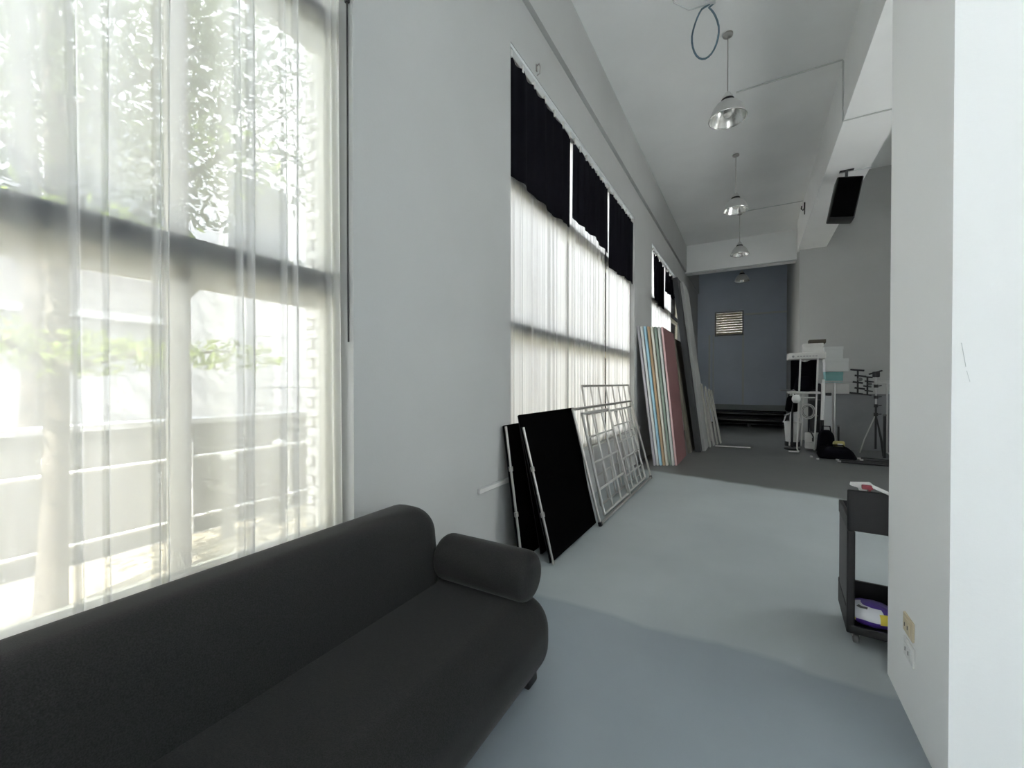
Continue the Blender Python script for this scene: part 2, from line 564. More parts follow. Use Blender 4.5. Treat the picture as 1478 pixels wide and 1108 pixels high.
# ------------------------------------------------------------------ windows
def window(n, y0, y1, mull, label):
    f = MB()
    d = 0.035
    f.box((XG - d, y0, SILL), (XG + d, y0 + 0.05, HEAD)).box((XG - d, y1 - 0.05, SILL), (XG + d, y1, HEAD))
    f.box((XG - d, y0 + 0.05, SILL), (XG + d, y1 - 0.05, SILL + 0.09)).box((XG - d, y0 + 0.05, HEAD - 0.06), (XG + d, y1 - 0.05, HEAD))
    o = struct(f.build('window_%d' % n, CREAM, smooth=False), label)
    for y in mull:
        MB().box((XG - d, y - 0.025, SILL + 0.09), (XG + d, y + 0.025, HEAD - 0.06)).build('mullion', CREAM, o, smooth=False)
    for zz in (1.89, 3.19):
        MB().box((XG - d, y0 + 0.05, zz - 0.09), (XG + d, y1 - 0.05, zz)).build('transom', CREAM, o, smooth=False)
        tag(MB().box((XG - d, y0 + 0.05, zz), (XG + 0.06, y1 - 0.05, zz + 0.085)).build('transom_bar', DKBAR, o, smooth=False), 'dark grey upper half of the transom')
    edges = [y0 + 0.05] + list(mull) + [y1 - 0.05]
    for a, b in zip(edges, edges[1:]):
        for c, e in ((SILL + 0.09, 1.80), (1.975, 3.10), (3.275, HEAD - 0.06)):
            MB().box((XG - 0.004, a, c), (XG + 0.004, b, e)).build('pane', GLASS, o, smooth=False)
    return o


window(1, *WIN[0], [-2.1, -1.39, -0.68, 0.035, 0.745], 'tall cream framed window behind the sofa')
window(2, *WIN[1], [4.44, 5.86], 'tall cream framed window in the middle of the left wall')
window(3, *WIN[2], [10.14, 11.55], 'tall cream framed window behind the leaning boards')


# ------------------------------------------------------------------ outside
struct(MB().box((-60, -40, -0.25), (-2.07, 60, -0.06)).build('road', ROAD, smooth=False), 'grey street outside')
struct(MB().box((-4.55, -12, -0.06), (-2.07, 30, 0.0)).build('pavement', SIDEWALK, smooth=False), 'sandy planting strip outside the windows')
struct(MB().box((-2.07, -14, -0.06), (12, -4.25, 0.0)).build('bounce_paving_back', FACS, smooth=False), 'added pale paving bouncing daylight through the added front behind the viewer')  # unseen pale ground, added to bounce daylight in through the back opening
pw_ = struct(MB().box((-5.0, -12, -0.06), (-4.78, 9, 1.02)).build('wall_street', PARAP, smooth=False), 'low grey wall along the street')
MB().box((-5.03, -12, 1.02), (-4.75, 9, 1.07)).build('coping', FACW, pw_, smooth=False)
rl = thing('guard_railing', 'white tube railing in front of the low grey street wall', 'railing', (-4.6, 0, 0))
for zz, r in ((0.72, 0.017), (0.15, 0.015)):
    MB().tube([(0, -4, zz), (0, 6, zz)], r, 8).build('rail', WHITEP, rl)
pm = None
for k in range(11):
    y = -3.8 + k * 0.95
    if pm is None:
        pm = MB().tube([(0, 0, 0), (0, 0, 0.86)], 0.014, 8).build('post', WHITEP, rl)
        q = pm
    else:
        q = pm.copy(); COL.objects.link(q)
    q.location = (0, y, 0)

bd = thing('building', 'white panelled building across the street with a grey fascia', 'building', (-8.0, 0, 0))
MB().box((-3, -14, -0.06), (-0.15, 22, 9.0)).build('wall', FACW, bd, smooth=False)
MB().box((-0.15, -1.2, 2.42), (0.12, 3.4, 2.95)).build('fascia', FACG, bd, smooth=False)
MB().box((-0.12, -1.2, 2.32), (0.16, 3.4, 2.42)).build('ledge', FACW, bd, smooth=False)
pn = None
for k in range(4):
    y = -1.2 + k * 1.0
    if pn is None:
        pn = MB().box((-0.15, 0.012, 0), (-0.03, 0.988, 2.32), 0.01, 1).build('panel', FACW, bd, smooth=False); q = pn
    else:
        q = pn.copy(); COL.objects.link(q)
    q.location = (0, y, 0)
MB().box((-0.15, 2.81, 0), (0.02, 2.95, 2.32)).build('downpipe_recess', FACD, bd, smooth=False)
MB().box((-0.15, 2.98, 0), (0.3, 3.78, 3.25)).build('utility_cabinet', FACS, bd, smooth=False)
sg = None
for j in range(7):
    for k in range(4):
        if sg is None:
            sg = MB().box((-0.15, 0.006, 0.006), (-0.04, 1.994, 0.974), 0.008, 1).build('siding_panel', FACS, bd, smooth=False); q = sg
        else:
            q = sg.copy(); COL.objects.link(q)
        q.location = (0, 3.85 + k * 2.0, 0.35 + j * 0.98)
for k in range(3):
    wf = MB().box((-0.15, -0.6 + k * 2.2, 3.7), (-0.05, 0.7 + k * 2.2, 5.3)).build('window', FACS, bd, smooth=False)
    MB().box((-0.1, -0.5 + k * 2.2, 3.8), (-0.04, 0.6 + k * 2.2, 5.2)).build('pane', FACD, wf, smooth=False)


def leaves(mb, c, rad, n, size):
    for _ in range(n):
        while True:
            p = Vector((random.uniform(-1, 1), random.uniform(-1, 1), random.uniform(-1, 1)))
            if p.length < 1: break
        p = Vector((c[0] + p.x * rad[0], c[1] + p.y * rad[1], c[2] + p.z * rad[2]))
        s_ = size * random.uniform(0.6, 1.2)
        a = Vector((random.gauss(0, 1), random.gauss(0, 1), random.gauss(-0.3, 0.6))).normalized()
        nrm = Vector((random.gauss(0, 0.6), random.gauss(0, 0.6), 1)).normalized()
        b = a.cross(nrm).normalized()
        v = [mb.bm.verts.new(p - a * s_), mb.bm.verts.new(p + b * s_ * 0.38), mb.bm.verts.new(p + a * s_), mb.bm.verts.new(p - b * s_ * 0.38)]
        mb.bm.faces.new(v)


def tree(label, x, y, r, h, clusters, branches, low=()):
    t = thing('tree', label, 'tree', (x, y, 0))
    pts, rs = [], []
    for k in range(9):
        q = k / 8
        pts.append((0.05 * math.sin(q * 5 + x), 0.06 * math.sin(q * 4), q * h)); rs.append(r * (1.25 if k == 0 else 1.05 - 0.55 * q))
    MB().tube(pts, rs, 12).build('trunk', BARK, t)
    for b in branches:
        MB().tube(b, [0.028 - 0.02 * i / (len(b) - 1) for i in range(len(b))], 7).build('branch', BARK, t)
    mb = MB()
    for c, rad, n, s_ in clusters:
        leaves(mb, c, rad, n, s_)
    tag(mb.build('foliage', LEAF, t, smooth=False, recalc=False), kind='stuff')
    if low:
        mb = MB()
        for c, rad, n, s_ in low:
            leaves(mb, c, rad, n, s_)
        tag(mb.build('young_foliage', LEAF_Y, t, smooth=False, recalc=False), 'yellow green young leaves on the lower branches', kind='stuff')
    return t


tree('tree with a pale trunk seen through the sheer curtain, nearest the sofa', -3.7, 0.78, 0.062, 5.6,
     [((-0.1, 0.2, 3.0), (1.0, 1.1, 0.5), 1500, 0.055), ((-0.3, 0.1, 4.0), (1.3, 1.3, 0.8), 3200, 0.06), ((-0.2, 0.3, 5.2), (1.3, 1.5, 0.8), 1200, 0.06)],
     [[(0, 0, 1.5), (0.15, 0.4, 1.62), (0.3, 0.9, 1.66)], [(0, 0, 1.55), (0, -0.3, 1.75), (0.1, -0.7, 1.8)], [(0, 0, 2.1), (0.3, 0.5, 2.7), (0.5, 0.9, 3.2)],
      [(0, 0, 2.6), (-0.3, -0.3, 3.2), (-0.4, -0.7, 3.7)], [(0, 0, 3.0), (0.1, 0.6, 3.7), (0.2, 1.1, 4.4)]],
     [((0.1, 0.15, 1.60), (0.35, 0.40, 0.15), 300, 0.05), ((0.3, 0.75, 1.62), (0.3, 0.55, 0.11), 260, 0.05), ((0.0, -0.4, 1.7), (0.5, 0.35, 0.16), 200, 0.05),
      ((0.1, 0.1, 2.36), (0.6, 0.9, 0.17), 420, 0.05), ((0.2, 0.9, 3.1), (0.5, 0.4, 0.25), 140, 0.05)])
tree('tree with a thinner trunk standing behind the window mullion', -3.75, 1.46, 0.055, 5.2,
     [((-0.3, 0.8, 3.3), (0.6, 0.6, 0.35), 260, 0.05), ((-0.4, 1.1, 4.2), (0.8, 0.9, 0.6), 800, 0.055), ((-0.4, 0.8, 5.2), (1.0, 1.2, 0.6), 420, 0.055), ((-0.2, 1.0, 2.5), (0.4, 0.5, 0.15), 80, 0.045)],
     [[(0, 0, 2.0), (-0.1, 0.5, 2.6), (-0.2, 1.0, 3.2)], [(0, 0, 2.9), (-0.3, 0.6, 3.6), (-0.4, 1.2, 4.3)]])
tree('broad leafy tree further along the street, behind the nearest trunk', -6.4, 1.2, 0.1, 6.0,
     [((0, -0.6, 3.9), (1.0, 2.2, 0.9), 1500, 0.075), ((0, 0.2, 5.6), (1.1, 2.4, 1.1), 1500, 0.075)], [[(0, 0, 2.6), (0.2, -0.6, 3.4), (0.3, -1.2, 4.0)], [(0, 0, 2.9), (0.1, 0.6, 3.7), (0.2, 1.1, 4.4)]])
tree('far street tree outside the middle window', -5.6, 12.5, 0.1, 5.5,
     [((0, 0, 3.5), (1.4, 1.6, 0.9), 500, 0.07), ((0, 0.2, 4.8), (1.5, 1.7, 0.9), 500, 0.07)], [[(0, 0, 2.4), (0.3, 0.5, 3.2), (0.4, 0.9, 3.9)]])
for i, (y, hh, lb) in enumerate(((2.02, 0.72, 'shorter left pale post on the planting strip outside'), (2.5, 0.78, 'taller right pale post on the planting strip outside'))):
    b = thing('bollard', lb, 'post', (-4.2, y, 0), group='pale posts outside')
    MB().lathe([(0.05, 0), (0.05, hh)], seg=12, close=True).build('shaft', PARAP, b)
    tag(MB().lathe([(0.0, hh + 0.07), (0.05, hh + 0.05), (0.062, hh + 0.02), (0.05, hh)], seg=12).build('cap', WHITEP, b), 'white rounded cap')

# ------------------------------------------------------------------ curtains
def sheer(name, label, y0, y1, z0, z1, x0, pleats, m, amp=0.018, lam=0.16, n=None, group=None, flare=0.0):
    n = n or int((y1 - y0) / 0.004)

    def fn(u, v):
        y = y0 + (y1 - y0) * u
        z = z1 + (z0 - z1) * v
        d = 0.0
        for p, wd, a in pleats:
            p2 = p + 0.008 * math.sin(v * 3 + p * 40)
            q = (y - p2) / wd
            if abs(q) < 4: d += a * math.exp(-q * q)
        d += amp * 0.5 * math.sin(2 * PI * y / lam + 1.5 * math.sin(y * 5.1) + 0.7 * v) * (0.6 + 0.4 * math.sin(y * 3.3 + v * 2))
        return (x0 + d, y + flare * v * (u - 0.5), z + 0.004 * math.sin(y * 30))
    o = MB().grid(fn, n, 14).build(name, m, recalc=False)
    return tag(o, label, 'curtain', group)


random.seed(11)
p1 = [(0.437, 0.006, 0.035), (0.52, 0.005, 0.03), (0.638, 0.006, 0.04), (0.672, 0.006, 0.04), (0.915, 0.007, 0.035), (0.955, 0.007, 0.045),
      (1.097, 0.008, 0.03), (1.162, 0.008, 0.035), (1.345, 0.012, 0.02), (1.375, 0.01, 0.02)]
p1 += [(-0.3 + k * 0.13 + random.uniform(-0.03, 0.03), 0.006, random.uniform(0.025, 0.04)) for k in range(5)]
sheer('sheer_curtain', 'wide white sheer curtain over the big window behind the sofa', -0.35, 1.395, SILL + 0.01, HEAD - 0.06, -1.815, p1, SHEER, amp=0.040, lam=0.155)


def manypleats(y0, y1, step):
    out = []
    y = y0
    while y < y1:
        out.append((y, random.uniform(0.010, 0.018), random.uniform(0.008, 0.022)))
        y += step * random.uniform(0.6, 1.5)
    return out


ba, bb, bc, bdz = ADDED_BACKWIN  # both added openings get diffusing curtains
tag(MB().grid(lambda u, v: (ba + (bb - ba) * u, -3.95 + 0.02 * math.sin(u * 160), bc + (bdz - bc) * v), 400, 6).build('sheer_curtain', SHEER, recalc=False), 'white sheer curtain over the added glazed front behind the viewer', 'curtain')
tag(MB().grid(lambda u, v: (4.46 + 0.02 * math.sin(u * 160), EA + (EB - EA) * u, EC - 0.1 + (ED - EC + 0.1) * v), 400, 6).build('sheer_curtain', SHEER, recalc=False), 'white sheer curtain over the added side window of the right bay', 'curtain')
G2 = 'sheer curtains of the middle window'
for k, (a, b, lb) in enumerate(((3.06, 4.465, 'sheer curtain panel nearest the sofa in the middle window'), (4.475, 5.875, 'central sheer curtain panel of the middle window'),
                                (5.885, 7.24, 'sheer curtain panel of the middle window nearest the coloured boards'))):
    sheer('sheer_curtain', lb, a, b, SILL + 0.01, HEAD - 0.05, -1.822 - 0.004 * (k % 2), manypleats(a, b, 0.10), SHEER2, amp=0.012, lam=0.12, n=520, group=G2)
sheer('sheer_curtain', 'cream sheer curtain drawn across part of the window behind the boards', 8.9, 11.45, SILL + 0.01, HEAD - 0.05, -1.822, manypleats(8.9, 11.4, 0.12), SHEER2, amp=0.012, lam=0.13, n=520)


def blackout(label, y0, y1, zt0, zt1, zb0, zb1, x0, group, clips=6, sag=0.03):
    t = thing('blackout_curtain', label, 'curtain', (x0, (y0 + y1) / 2, (zt0 + zb0) / 2), group=group)
    ph = random.uniform(0, 6)
    yc, zc = (y0 + y1) / 2, (zt0 + zb0) / 2

    def fn(u, v):
        y = y0 + (y1 - y0) * u
        top = zt0 + (zt1 - zt0) * u - sag * abs(math.sin(u * clips * PI)) ** 1.5
        bot = zb0 + (zb1 - zb0) * u + 0.018 * math.sin(u * 7 + ph)
        z = top + (bot - top) * v
        d = 0.012 * math.sin(y * 14 + ph) * (0.3 + v) + 0.008 * math.sin(y * 31 + ph)
        return (d, y - yc, z - zc)
    MB().grid(fn, 60, 14).build('cloth', BLACKCLOTH, t, recalc=False)
    cl = None
    for k in range(clips + 1):
        u = k / clips
        if cl is None:
            cl = MB().box((-0.012, -0.012, -0.03), (0.012, 0.012, 0.035), 0.003, 1).build('clip', WHITEM, t, smooth=False); q = cl
        else:
            q = cl.copy(); COL.objects.link(q)
        q.location = (0.0, y0 + (y1 - y0) * min(max(u, 0.02), 0.98) - yc, zt0 + (zt1 - zt0) * u - zc)
    return t


GB = 'short black curtains over the windows'
XB = -1.772
blackout('widest black curtain over the top of the middle window, nearest the sofa', 3.03, 4.42, 4.20, 4.20, 3.17, 3.17, XB, GB)
blackout('central black curtain over the top of the middle window', 4.50, 5.78, 4.20, 4.19, 3.33, 3.27, XB, GB)
blackout('black curtain over the top of the middle window, nearest the coloured boards', 5.86, 7.25, 4.20, 4.20, 3.10, 3.12, XB, GB)
blackout('black curtain over the window behind the boards, next to the pier', 8.95, 10.25, 4.20, 4.18, 3.22, 3.12, XB, GB, clips=3, sag=0.08)
blackout('shorter black curtain over the window behind the boards, touching the dark slab', 10.4, 11.6, 4.20, 4.18, 3.62, 3.6, XB, GB, clips=3, sag=0.09)
blackout('black curtain scrap at the far end of the window behind the boards', 11.8, 12.9, 4.15, 4.15, 3.7, 3.7, XB, GB, clips=3, sag=0.06)

for k, (a, b, lb) in enumerate(((3.02, 7.27, 'pale curtain rail over the middle window'), (8.72, 12.97, 'pale curtain rail over the window behind the boards'), (-2.82, 1.42, 'pale curtain rail over the window behind the sofa'))):
    o = MB().box((-1.80, a + 0.01, HEAD - 0.03), (-1.755, b - 0.01, HEAD - 0.001)).build('curtain_rail', TRIMW, smooth=False)
    tag(o, lb, 'curtain rail')
hk = None
for k, (y, zz, lb) in enumerate(((3.50, 4.36, 'small wall hook above the black curtain nearest the sofa'), (2.98, 4.92, 'small wall hook high up under the beam'))):
    t = thing('wall_hook', lb, 'hook', (XW, y, zz))
    MB().box((0, -0.01, -0.03), (0.008, 0.01, 0.03)).build('plate', ALUD, t, smooth=False)
    MB().tube([(0.006, 0, 0.02), (0.03, 0, 0.03), (0.04, 0, 0.0), (0.035, 0, -0.06), (0.006, 0, -0.07)], 0.006, 7).build('hook', ALUD, t)

# ------------------------------------------------------------------ sofa
so = thing('sofa', 'long black fabric sofa with a rounded back and bolster arm under the window', 'sofa', (-1.25, 0.7, 0))
def rounded(a, b, bev, seg=8):
    return MB().box(a, b, bev, seg)
OX, OY = 1.25, -0.7
def L(p): return (p[0] + OX, p[1] + OY, p[2])
rounded(L((-1.52, -0.6, 0.09)), L((-0.785, 1.81, 0.445)), 0.15, 10).build('seat', SOFA, so)
# back: a thick rounded slab leaning slightly to the wall
bk = MB().box(L((-1.665, -0.6, 0.12)), L((-1.375, 1.66, 0.80)), 0.115, 9)
for v in bk.bm.verts:
    q = (v.co.z - 0.12) / 0.68
    v.co.x += 0.07 * (1 - q) - 0.0
    if v.co.x > -1.5 + OX: v.co.x += 0.02 * math.sin(q * PI)
bk.build('backrest', SOFA, so)
# bolster arm: rounded cylinder across the far end of the seat
prof = []
R, X0, X1, rr = 0.112, -1.36, -0.845, 0.045
prof.append((0.0, X0))
for k in range(7):
    a = k / 6 * PI / 2
    prof.append((R - rr + rr * math.sin(a), X0 + rr - rr * math.cos(a)))
for k in range(7):
    a = k / 6 * PI / 2
    prof.append((R - rr + rr * math.cos(a), X1 - rr + rr * math.sin(a)))
prof.append((0.0, X1))
MB().lathe([(r, x + OX) for r, x in prof], (0, 1.665 + OY, 0.545), 32, 'x').build('armrest', SOFA, so)
def legmb():
    t = MB().box((-0.026, -0.045, 0), (0.026, 0.045, 0.15), 0.010, 2)
    for v in t.bm.verts:
        q = v.co.z / 0.15
        v.co.y -= 0.05 * q ** 1.5
        v.co.x *= 0.7 + 0.6 * q
        v.co.y *= 1
    return t
lg = None
for (x, y, r) in ((-0.90, 1.735, 0), (-1.45, 1.6, 0), (-0.90, -0.5, PI), (-1.45, -0.4, PI)):
    if lg is None:
        lg = legmb().build('leg', LEGM, so); q = lg
    else:
        q = lg.copy(); COL.objects.link(q)
    q.location = L((x, y, 0)); q.rotation_euler = (0, 0, r)

# ------------------------------------------------------------------ black cloth panels and metal grid frames under the middle window
def cloth_panel(label, y0, wdt, xf, xt, ln, pole_left=True, pole_right=False, z_off=0.0):
    t = thing('cloth_panel', label, 'panel', group='black cloth panels leaning under the middle window', mtx=lean_mtx(y0, xf, xt, ln))
    MB().box((0.0, -0.022, 0.012), (wdt, -0.004, ln), 0.006, 2).build('cloth_face', VELVET, t)
    fr = MB()
    fr.box((0.0, -0.004, 0.01), (0.025, 0.0, ln - 0.005)).box((wdt - 0.025, -0.004, 0.01), (wdt, 0.0, ln - 0.005))
    fr.box((0.0, -0.004, 0.01), (wdt, 0.0, 0.035)).box((0.0, -0.004, ln - 0.03), (wdt, 0.0, ln - 0.005))
    fr.build('frame', BLACKP, t, smooth=False)
    sides = ([0.004] if pole_left else []) + ([wdt - 0.004] if pole_right else [])
    for s_ in sides:
        q = MB().tube([(s_, -0.03, 0.0), (s_, -0.03, ln - 0.01)], 0.010, 8).build('edge_tube', ALUD, t)
        for f_ in (0.35, 0.68):
            MB().box((s_ - 0.02, -0.045, ln * f_ - 0.02), (s_ + 0.012, -0.02, ln * f_ + 0.02), 0.004, 1).build('clamp', ALUD, q, smooth=False)
    return t


cloth_panel('black cloth panel standing furthest back, nearest the sofa', 2.86, 0.9, -1.585, -1.735, 1.09, True)
cloth_panel('taller black cloth panel in the middle of the leaning stack', 3.08, 1.25, -1.50, -1.72, 1.17, False)
cloth_panel('front black cloth panel with a pale metal edge tube on its near side', 2.96, 1.08, -1.36, -1.63, 1.10, True)


def grid_frame(label, y0, wdt, xf, xt, ln, nx, nz, m=ALUD, r=0.014, mid=None, feet=False, rb=0.011):
    t = thing('grid_frame', label, 'frame', group='metal grid frames leaning under the middle window', mtx=lean_mtx(y0, xf, xt, ln))
    yb = -r - 0.001
    for s_ in (r, wdt - r):
        MB().tube([(s_, yb, 0.0 + r), (s_, yb, ln - r)], r, 8).build('side_tube', m, t)
    for z_ in (r + 0.005, ln - r):
        MB().tube([(r, yb, z_), (wdt - r, yb, z_)], r, 8).build('end_tube', m, t)
    for k in range(1, nx):
        x = wdt * k / nx
        MB().tube([(x, yb, r), (x, yb, ln - r)], rb, 6).build('upright_bar', m, t)
    for k in range(1, nz):
        z_ = ln * k / nz
        MB().tube([(r, yb - 0.004, z_), (wdt - r, yb - 0.004, z_)], rb, 6).build('cross_bar', m, t)
    if feet:
        for s_ in (r, wdt - r):
            MB().box((s_ - 0.02, yb - 0.02, 0.002), (s_ + 0.02, yb + 0.015, 0.045), 0.005, 1).build('foot_cap', BLACKP, t, smooth=False)
    return t


PALE = mat('pale_painted_bar', (0.50, 0.50, 0.48), 0.5, 0.2)
grid_frame('tallest metal grid frame standing furthest back against the window', 4.62, 2.15, -1.50, -1.735, 1.42, 7, 4)
grid_frame('large tube frame in front of the other metal frames, with black foot caps', 3.98, 2.42, -1.30, -1.60, 1.20, 2, 1, feet=True, r=0.015)
grid_frame('white barred square frame inside the near half of the tube frame', 4.30, 1.02, -1.36, -1.62, 1.13, 3, 4, m=PALE, r=0.016, rb=0.012)
grid_frame('white barred frame inside the far half of the tube frame', 5.36, 0.98, -1.37, -1.63, 1.10, 4, 5, m=PALE, r=0.015, rb=0.011)

t = thing('cable_trunking', 'short white cable trunking low on the pier beside the black panels', 'trunking', (XW, 2.85, 0.62))
MB().box((0, -0.32, -0.02), (0.022, 0.16, 0.02), 0.004, 1).build('channel', WALL, t, smooth=False)
MB().box((0.022, -0.318, -0.014), (0.026, 0.158, 0.014)).build('cover', WHITEM, t, smooth=False)


def outlet(label, loc, rz, wdt, hgt, m, group=None):
    t = thing('wall_outlet', label, 'outlet', loc, rz, group)
    MB().box((-wdt / 2, -0.009, -hgt / 2), (wdt / 2, 0, hgt / 2), 0.004, 2).build('plate', m, t)
    MB().box((-wdt * 0.32, -0.013, -hgt * 0.3), (wdt * 0.32, -0.008, hgt * 0.3), 0.002, 1).build('insert', WHITEP if m != BEIGEP else BEIGEP, t, smooth=False)
    sl = MB()
    for s_ in (-1, 1):
        sl.box((s_ * 0.018 - 0.002, -0.0145, -0.008), (s_ * 0.018 + 0.002, -0.0128, 0.008))
    sl.build('slot', RUBBER, t, smooth=False)
    return t


outlet('upper beige wall outlet on the white projecting wall', (0.585, 2.345, 0.395), -PI / 2, 0.118, 0.080, BEIGEP)
outlet('lower white wall outlet on the white projecting wall', (0.585, 2.335, 0.295), -PI / 2, 0.118, 0.080, WHITEP)
outlet('small wall outlet low on the pier behind the metal frames', (XW, 7.2 + 0.45, 0.62), PI / 2, 0.12, 0.075, WHITEM)

# ------------------------------------------------------------------ coloured boards on the second pier
def board(label, y0, wdt, xf, xt, ln, th, m, group, edge=None, name='foam_board'):
    t = thing(name, label, 'board', group=group, mtx=lean_mtx(y0, xf, xt, ln))
    MB().box((0.0015, -th, 0.0), (wdt, 0, ln), 0.0025, 1).build('face', m, t, smooth=False)
    MB().box((-0.001, -th + 0.003, 0.003), (0.0015, -0.003, ln - 0.003)).build('edge_strip', edge or m, t, smooth=False)
    return t


def bm_(n, c): return mat(n, c, 0.7, noise=0.03, nscale=3)
cols = [('lavender grey', (0.55, 0.53, 0.58)), ('white', (0.80, 0.82, 0.81)), ('pale blue', (0.42, 0.66, 0.80)), ('tan', (0.55, 0.40, 0.25)),
        ('cream white', (0.80, 0.79, 0.72)), ('grey green', (0.30, 0.37, 0.32)), ('off-white', (0.72, 0.74, 0.72)), ('dusty pink', (0.20, 0.095, 0.095))]  # pink kept dark: shade on the board's face is put into the colour
labs = ['lavender grey foam board touching the pier at the back of the stack', 'white foam board second from the pier', 'pale blue edged foam board in the stack on the pier',
        'tan foam board beside the pale blue one', 'cream white foam board beside the tan one', 'grey green foam board between two pale ones',
        'off-white foam board just behind the pink one', 'pink foam board with shade-toned face at the front of the stack']
for i, (cn, c) in enumerate(cols):
    y0 = 7.43 + 0.026 * i
    m = bm_('board_' + cn.replace(' ', '_').replace('-', '_'), c)
    e = bm_('lit_pink_board_edge', (0.78, 0.55, 0.55)) if i == 7 else None  # paler pink puts the light on the edge into the colour
    board(labs[i], y0, 1.15, -1.455 + i * 0.0465, -1.748 + i * 0.0535, 2.44 - 0.004 * i, 0.036, m, 'boards leaning on the second pier', e)

GL = 'long boards leaning beyond the coloured stack'
board('brown grey board behind the coloured stack', 9.08, 1.1, -1.10, -1.44, 2.38, 0.05, bm_('brown_grey_board', (0.16, 0.15, 0.12)), GL, name='long_board')
board('very tall charcoal slab leaning beyond the coloured boards', 9.28, 1.2, -0.985, -1.45, 3.66, 0.105, bm_('charcoal_board', (0.045, 0.048, 0.052)), GL, name='long_board')
board('very tall pale grey plank in front of the charcoal slab', 9.5, 0.9, -0.875, -1.33, 3.60, 0.06, bm_('pale_grey_board', (0.36, 0.37, 0.36)), GL, name='long_board')
for k, (yy, xf, xt, ln, lb) in enumerate(((10.15, -0.80, -0.99, 1.42, 'short pale plank nearest the tall plank'), (10.45, -0.745, -0.94, 1.36, 'second short pale plank from the tall plank'),
                                          (10.7, -0.685, -0.89, 1.30, 'third short pale plank from the tall plank'), (10.9, -0.63, -0.85, 1.27, 'outermost short pale plank, standing apart from the wall'))):
    board(lb, yy, 0.25, xf, xt, ln, 0.03, bm_('pale_plank', (0.42, 0.42, 0.39)), 'short pale planks beyond the tall slabs', name='plank')

ld = thing('ladder', 'aluminium ladder leaning on the left wall behind the short planks', 'ladder', mtx=lean_mtx(11.25, -0.86, -1.66, 3.7))
for s_ in (0.0, 0.42):
    MB().box((s_ - 0.012, -0.06, 0), (s_ + 0.012, 0, 3.7), 0.003, 1).build('stile', ALUD, ld, smooth=False)
rg = None
for k in range(12):
    if rg is None:
        rg = MB().tube([(0.0, 0, 0), (0.42, 0, 0)], 0.013, 8).build('rung', ALUD, ld); q = rg
    else:
        q = rg.copy(); COL.objects.link(q)
    q.location = (0, -0.03, 0.25 + 0.29 * k)
st = thing('stick', 'thin white stick lying on the floor by the planks', 'stick', (-0.36, 10.42, 0.013))
MB().tube([(-0.33, -0.02, 0), (0.36, 0.06, 0)], 0.012, 8).build('rod', WHITEM, st)
MB().tube([(0.355, 0.06, 0), (0.39, 0.064, 0)], 0.013, 8).build('tip', RUBBER, st)

# ------------------------------------------------------------------ pendant lamps
SHADE = mat('satin_aluminium', (0.62, 0.62, 0.61), 0.5, 0.6)
BULB = mat('white_bulb_glass', (0.85, 0.85, 0.82), 0.2)
def lamp(label, y, x=-0.255):
    t = thing('pendant_lamp', label, 'lamp', (x, y, HC), group='aluminium pendant lamps down the hall')
    MB().lathe([(0.0, 0.0), (0.055, 0.0), (0.055, -0.02), (0.03, -0.035), (0.0, -0.035)], seg=20).build('canopy', ALUD, t)
    MB().tube([(0, 0, -0.03), (0, 0, -0.72)], 0.006, 8).build('rod', ALUD, t)
    MB().lathe([(0.0, -0.69), (0.028, -0.69), (0.04, -0.715), (0.054, -0.735), (0.056, -0.765)], seg=24).build('neck', ALU, t)
    MB().lathe([(0.056, -0.762), (0.070, -0.77), (0.074, -0.782), (0.070, -0.795), (0.058, -0.798)], seg=24).build('collar', BLACKP, t)
    sh = [(0.062, -0.795), (0.092, -0.808), (0.125, -0.832), (0.153, -0.868), (0.176, -0.915), (0.194, -0.965), (0.206, -0.995)]
    MB().lathe(sh, seg=40).build('shade', SHADE, t)
    tag(MB().lathe([(r - 0.005, h - 0.003) for r, h in sh], seg=40).build('reflector', ALU, t), 'polished inner reflector')
    MB().lathe([(0.202 + 0.007 * math.cos(k * PI / 4), -0.996 + 0.007 * math.sin(k * PI / 4)) for k in range(9)], seg=40).build('rim', ALU, t)
    MB().lathe([(0.0, -0.975), (0.03, -0.97), (0.048, -0.95), (0.05, -0.915), (0.034, -0.875), (0.024, -0.84), (0.024, -0.80)], seg=20).build('bulb', BULB, t)
    return t


l0 = lamp('nearest and largest aluminium pendant lamp', 5.57)
for y, lb in ((8.57, 'second aluminium pendant lamp from the viewer'), (11.57, 'third aluminium pendant lamp, in front of the cross beam'), (14.57, 'farthest pendant lamp, hanging before the blue wall')):
    dup(l0, (-0.255, y, HC), lb)

# ceiling cable loop
cb = thing('ceiling_cable', 'blue grey cable hanging in a loop from the ceiling', 'cable', (-0.40, 5.0, HC))
MB().box((-0.05, -0.03, -0.03), (0.05, 0.03, 0), 0.008, 2).build('ceiling_block', TRIMW, cb)
pts = []
for k in range(25):
    a = k / 24
    ang = PI * 0.5 + 0.35 + a * (2 * PI - 0.7)
    wd = 0.135 * (1 - 0.28 * max(0, math.sin(ang)))
    pts.append((wd * math.cos(ang) - 0.05, 0.02 * a, -0.31 + 0.28 * math.sin(ang)))
MB().tube([(0.0, 0, -0.02)] + pts + [(0.03, 0.02, -0.02)], 0.010, 8).build('loop', CABLEB, cb)
MB().tube([(-0.04, 0, -0.02), (-0.2, -0.1, -0.08), (-0.33, -0.25, -0.06), (-0.36, -0.35, -0.02), (-0.36, -0.7, -0.015)], 0.008, 8).build('lead', CONDW, cb)

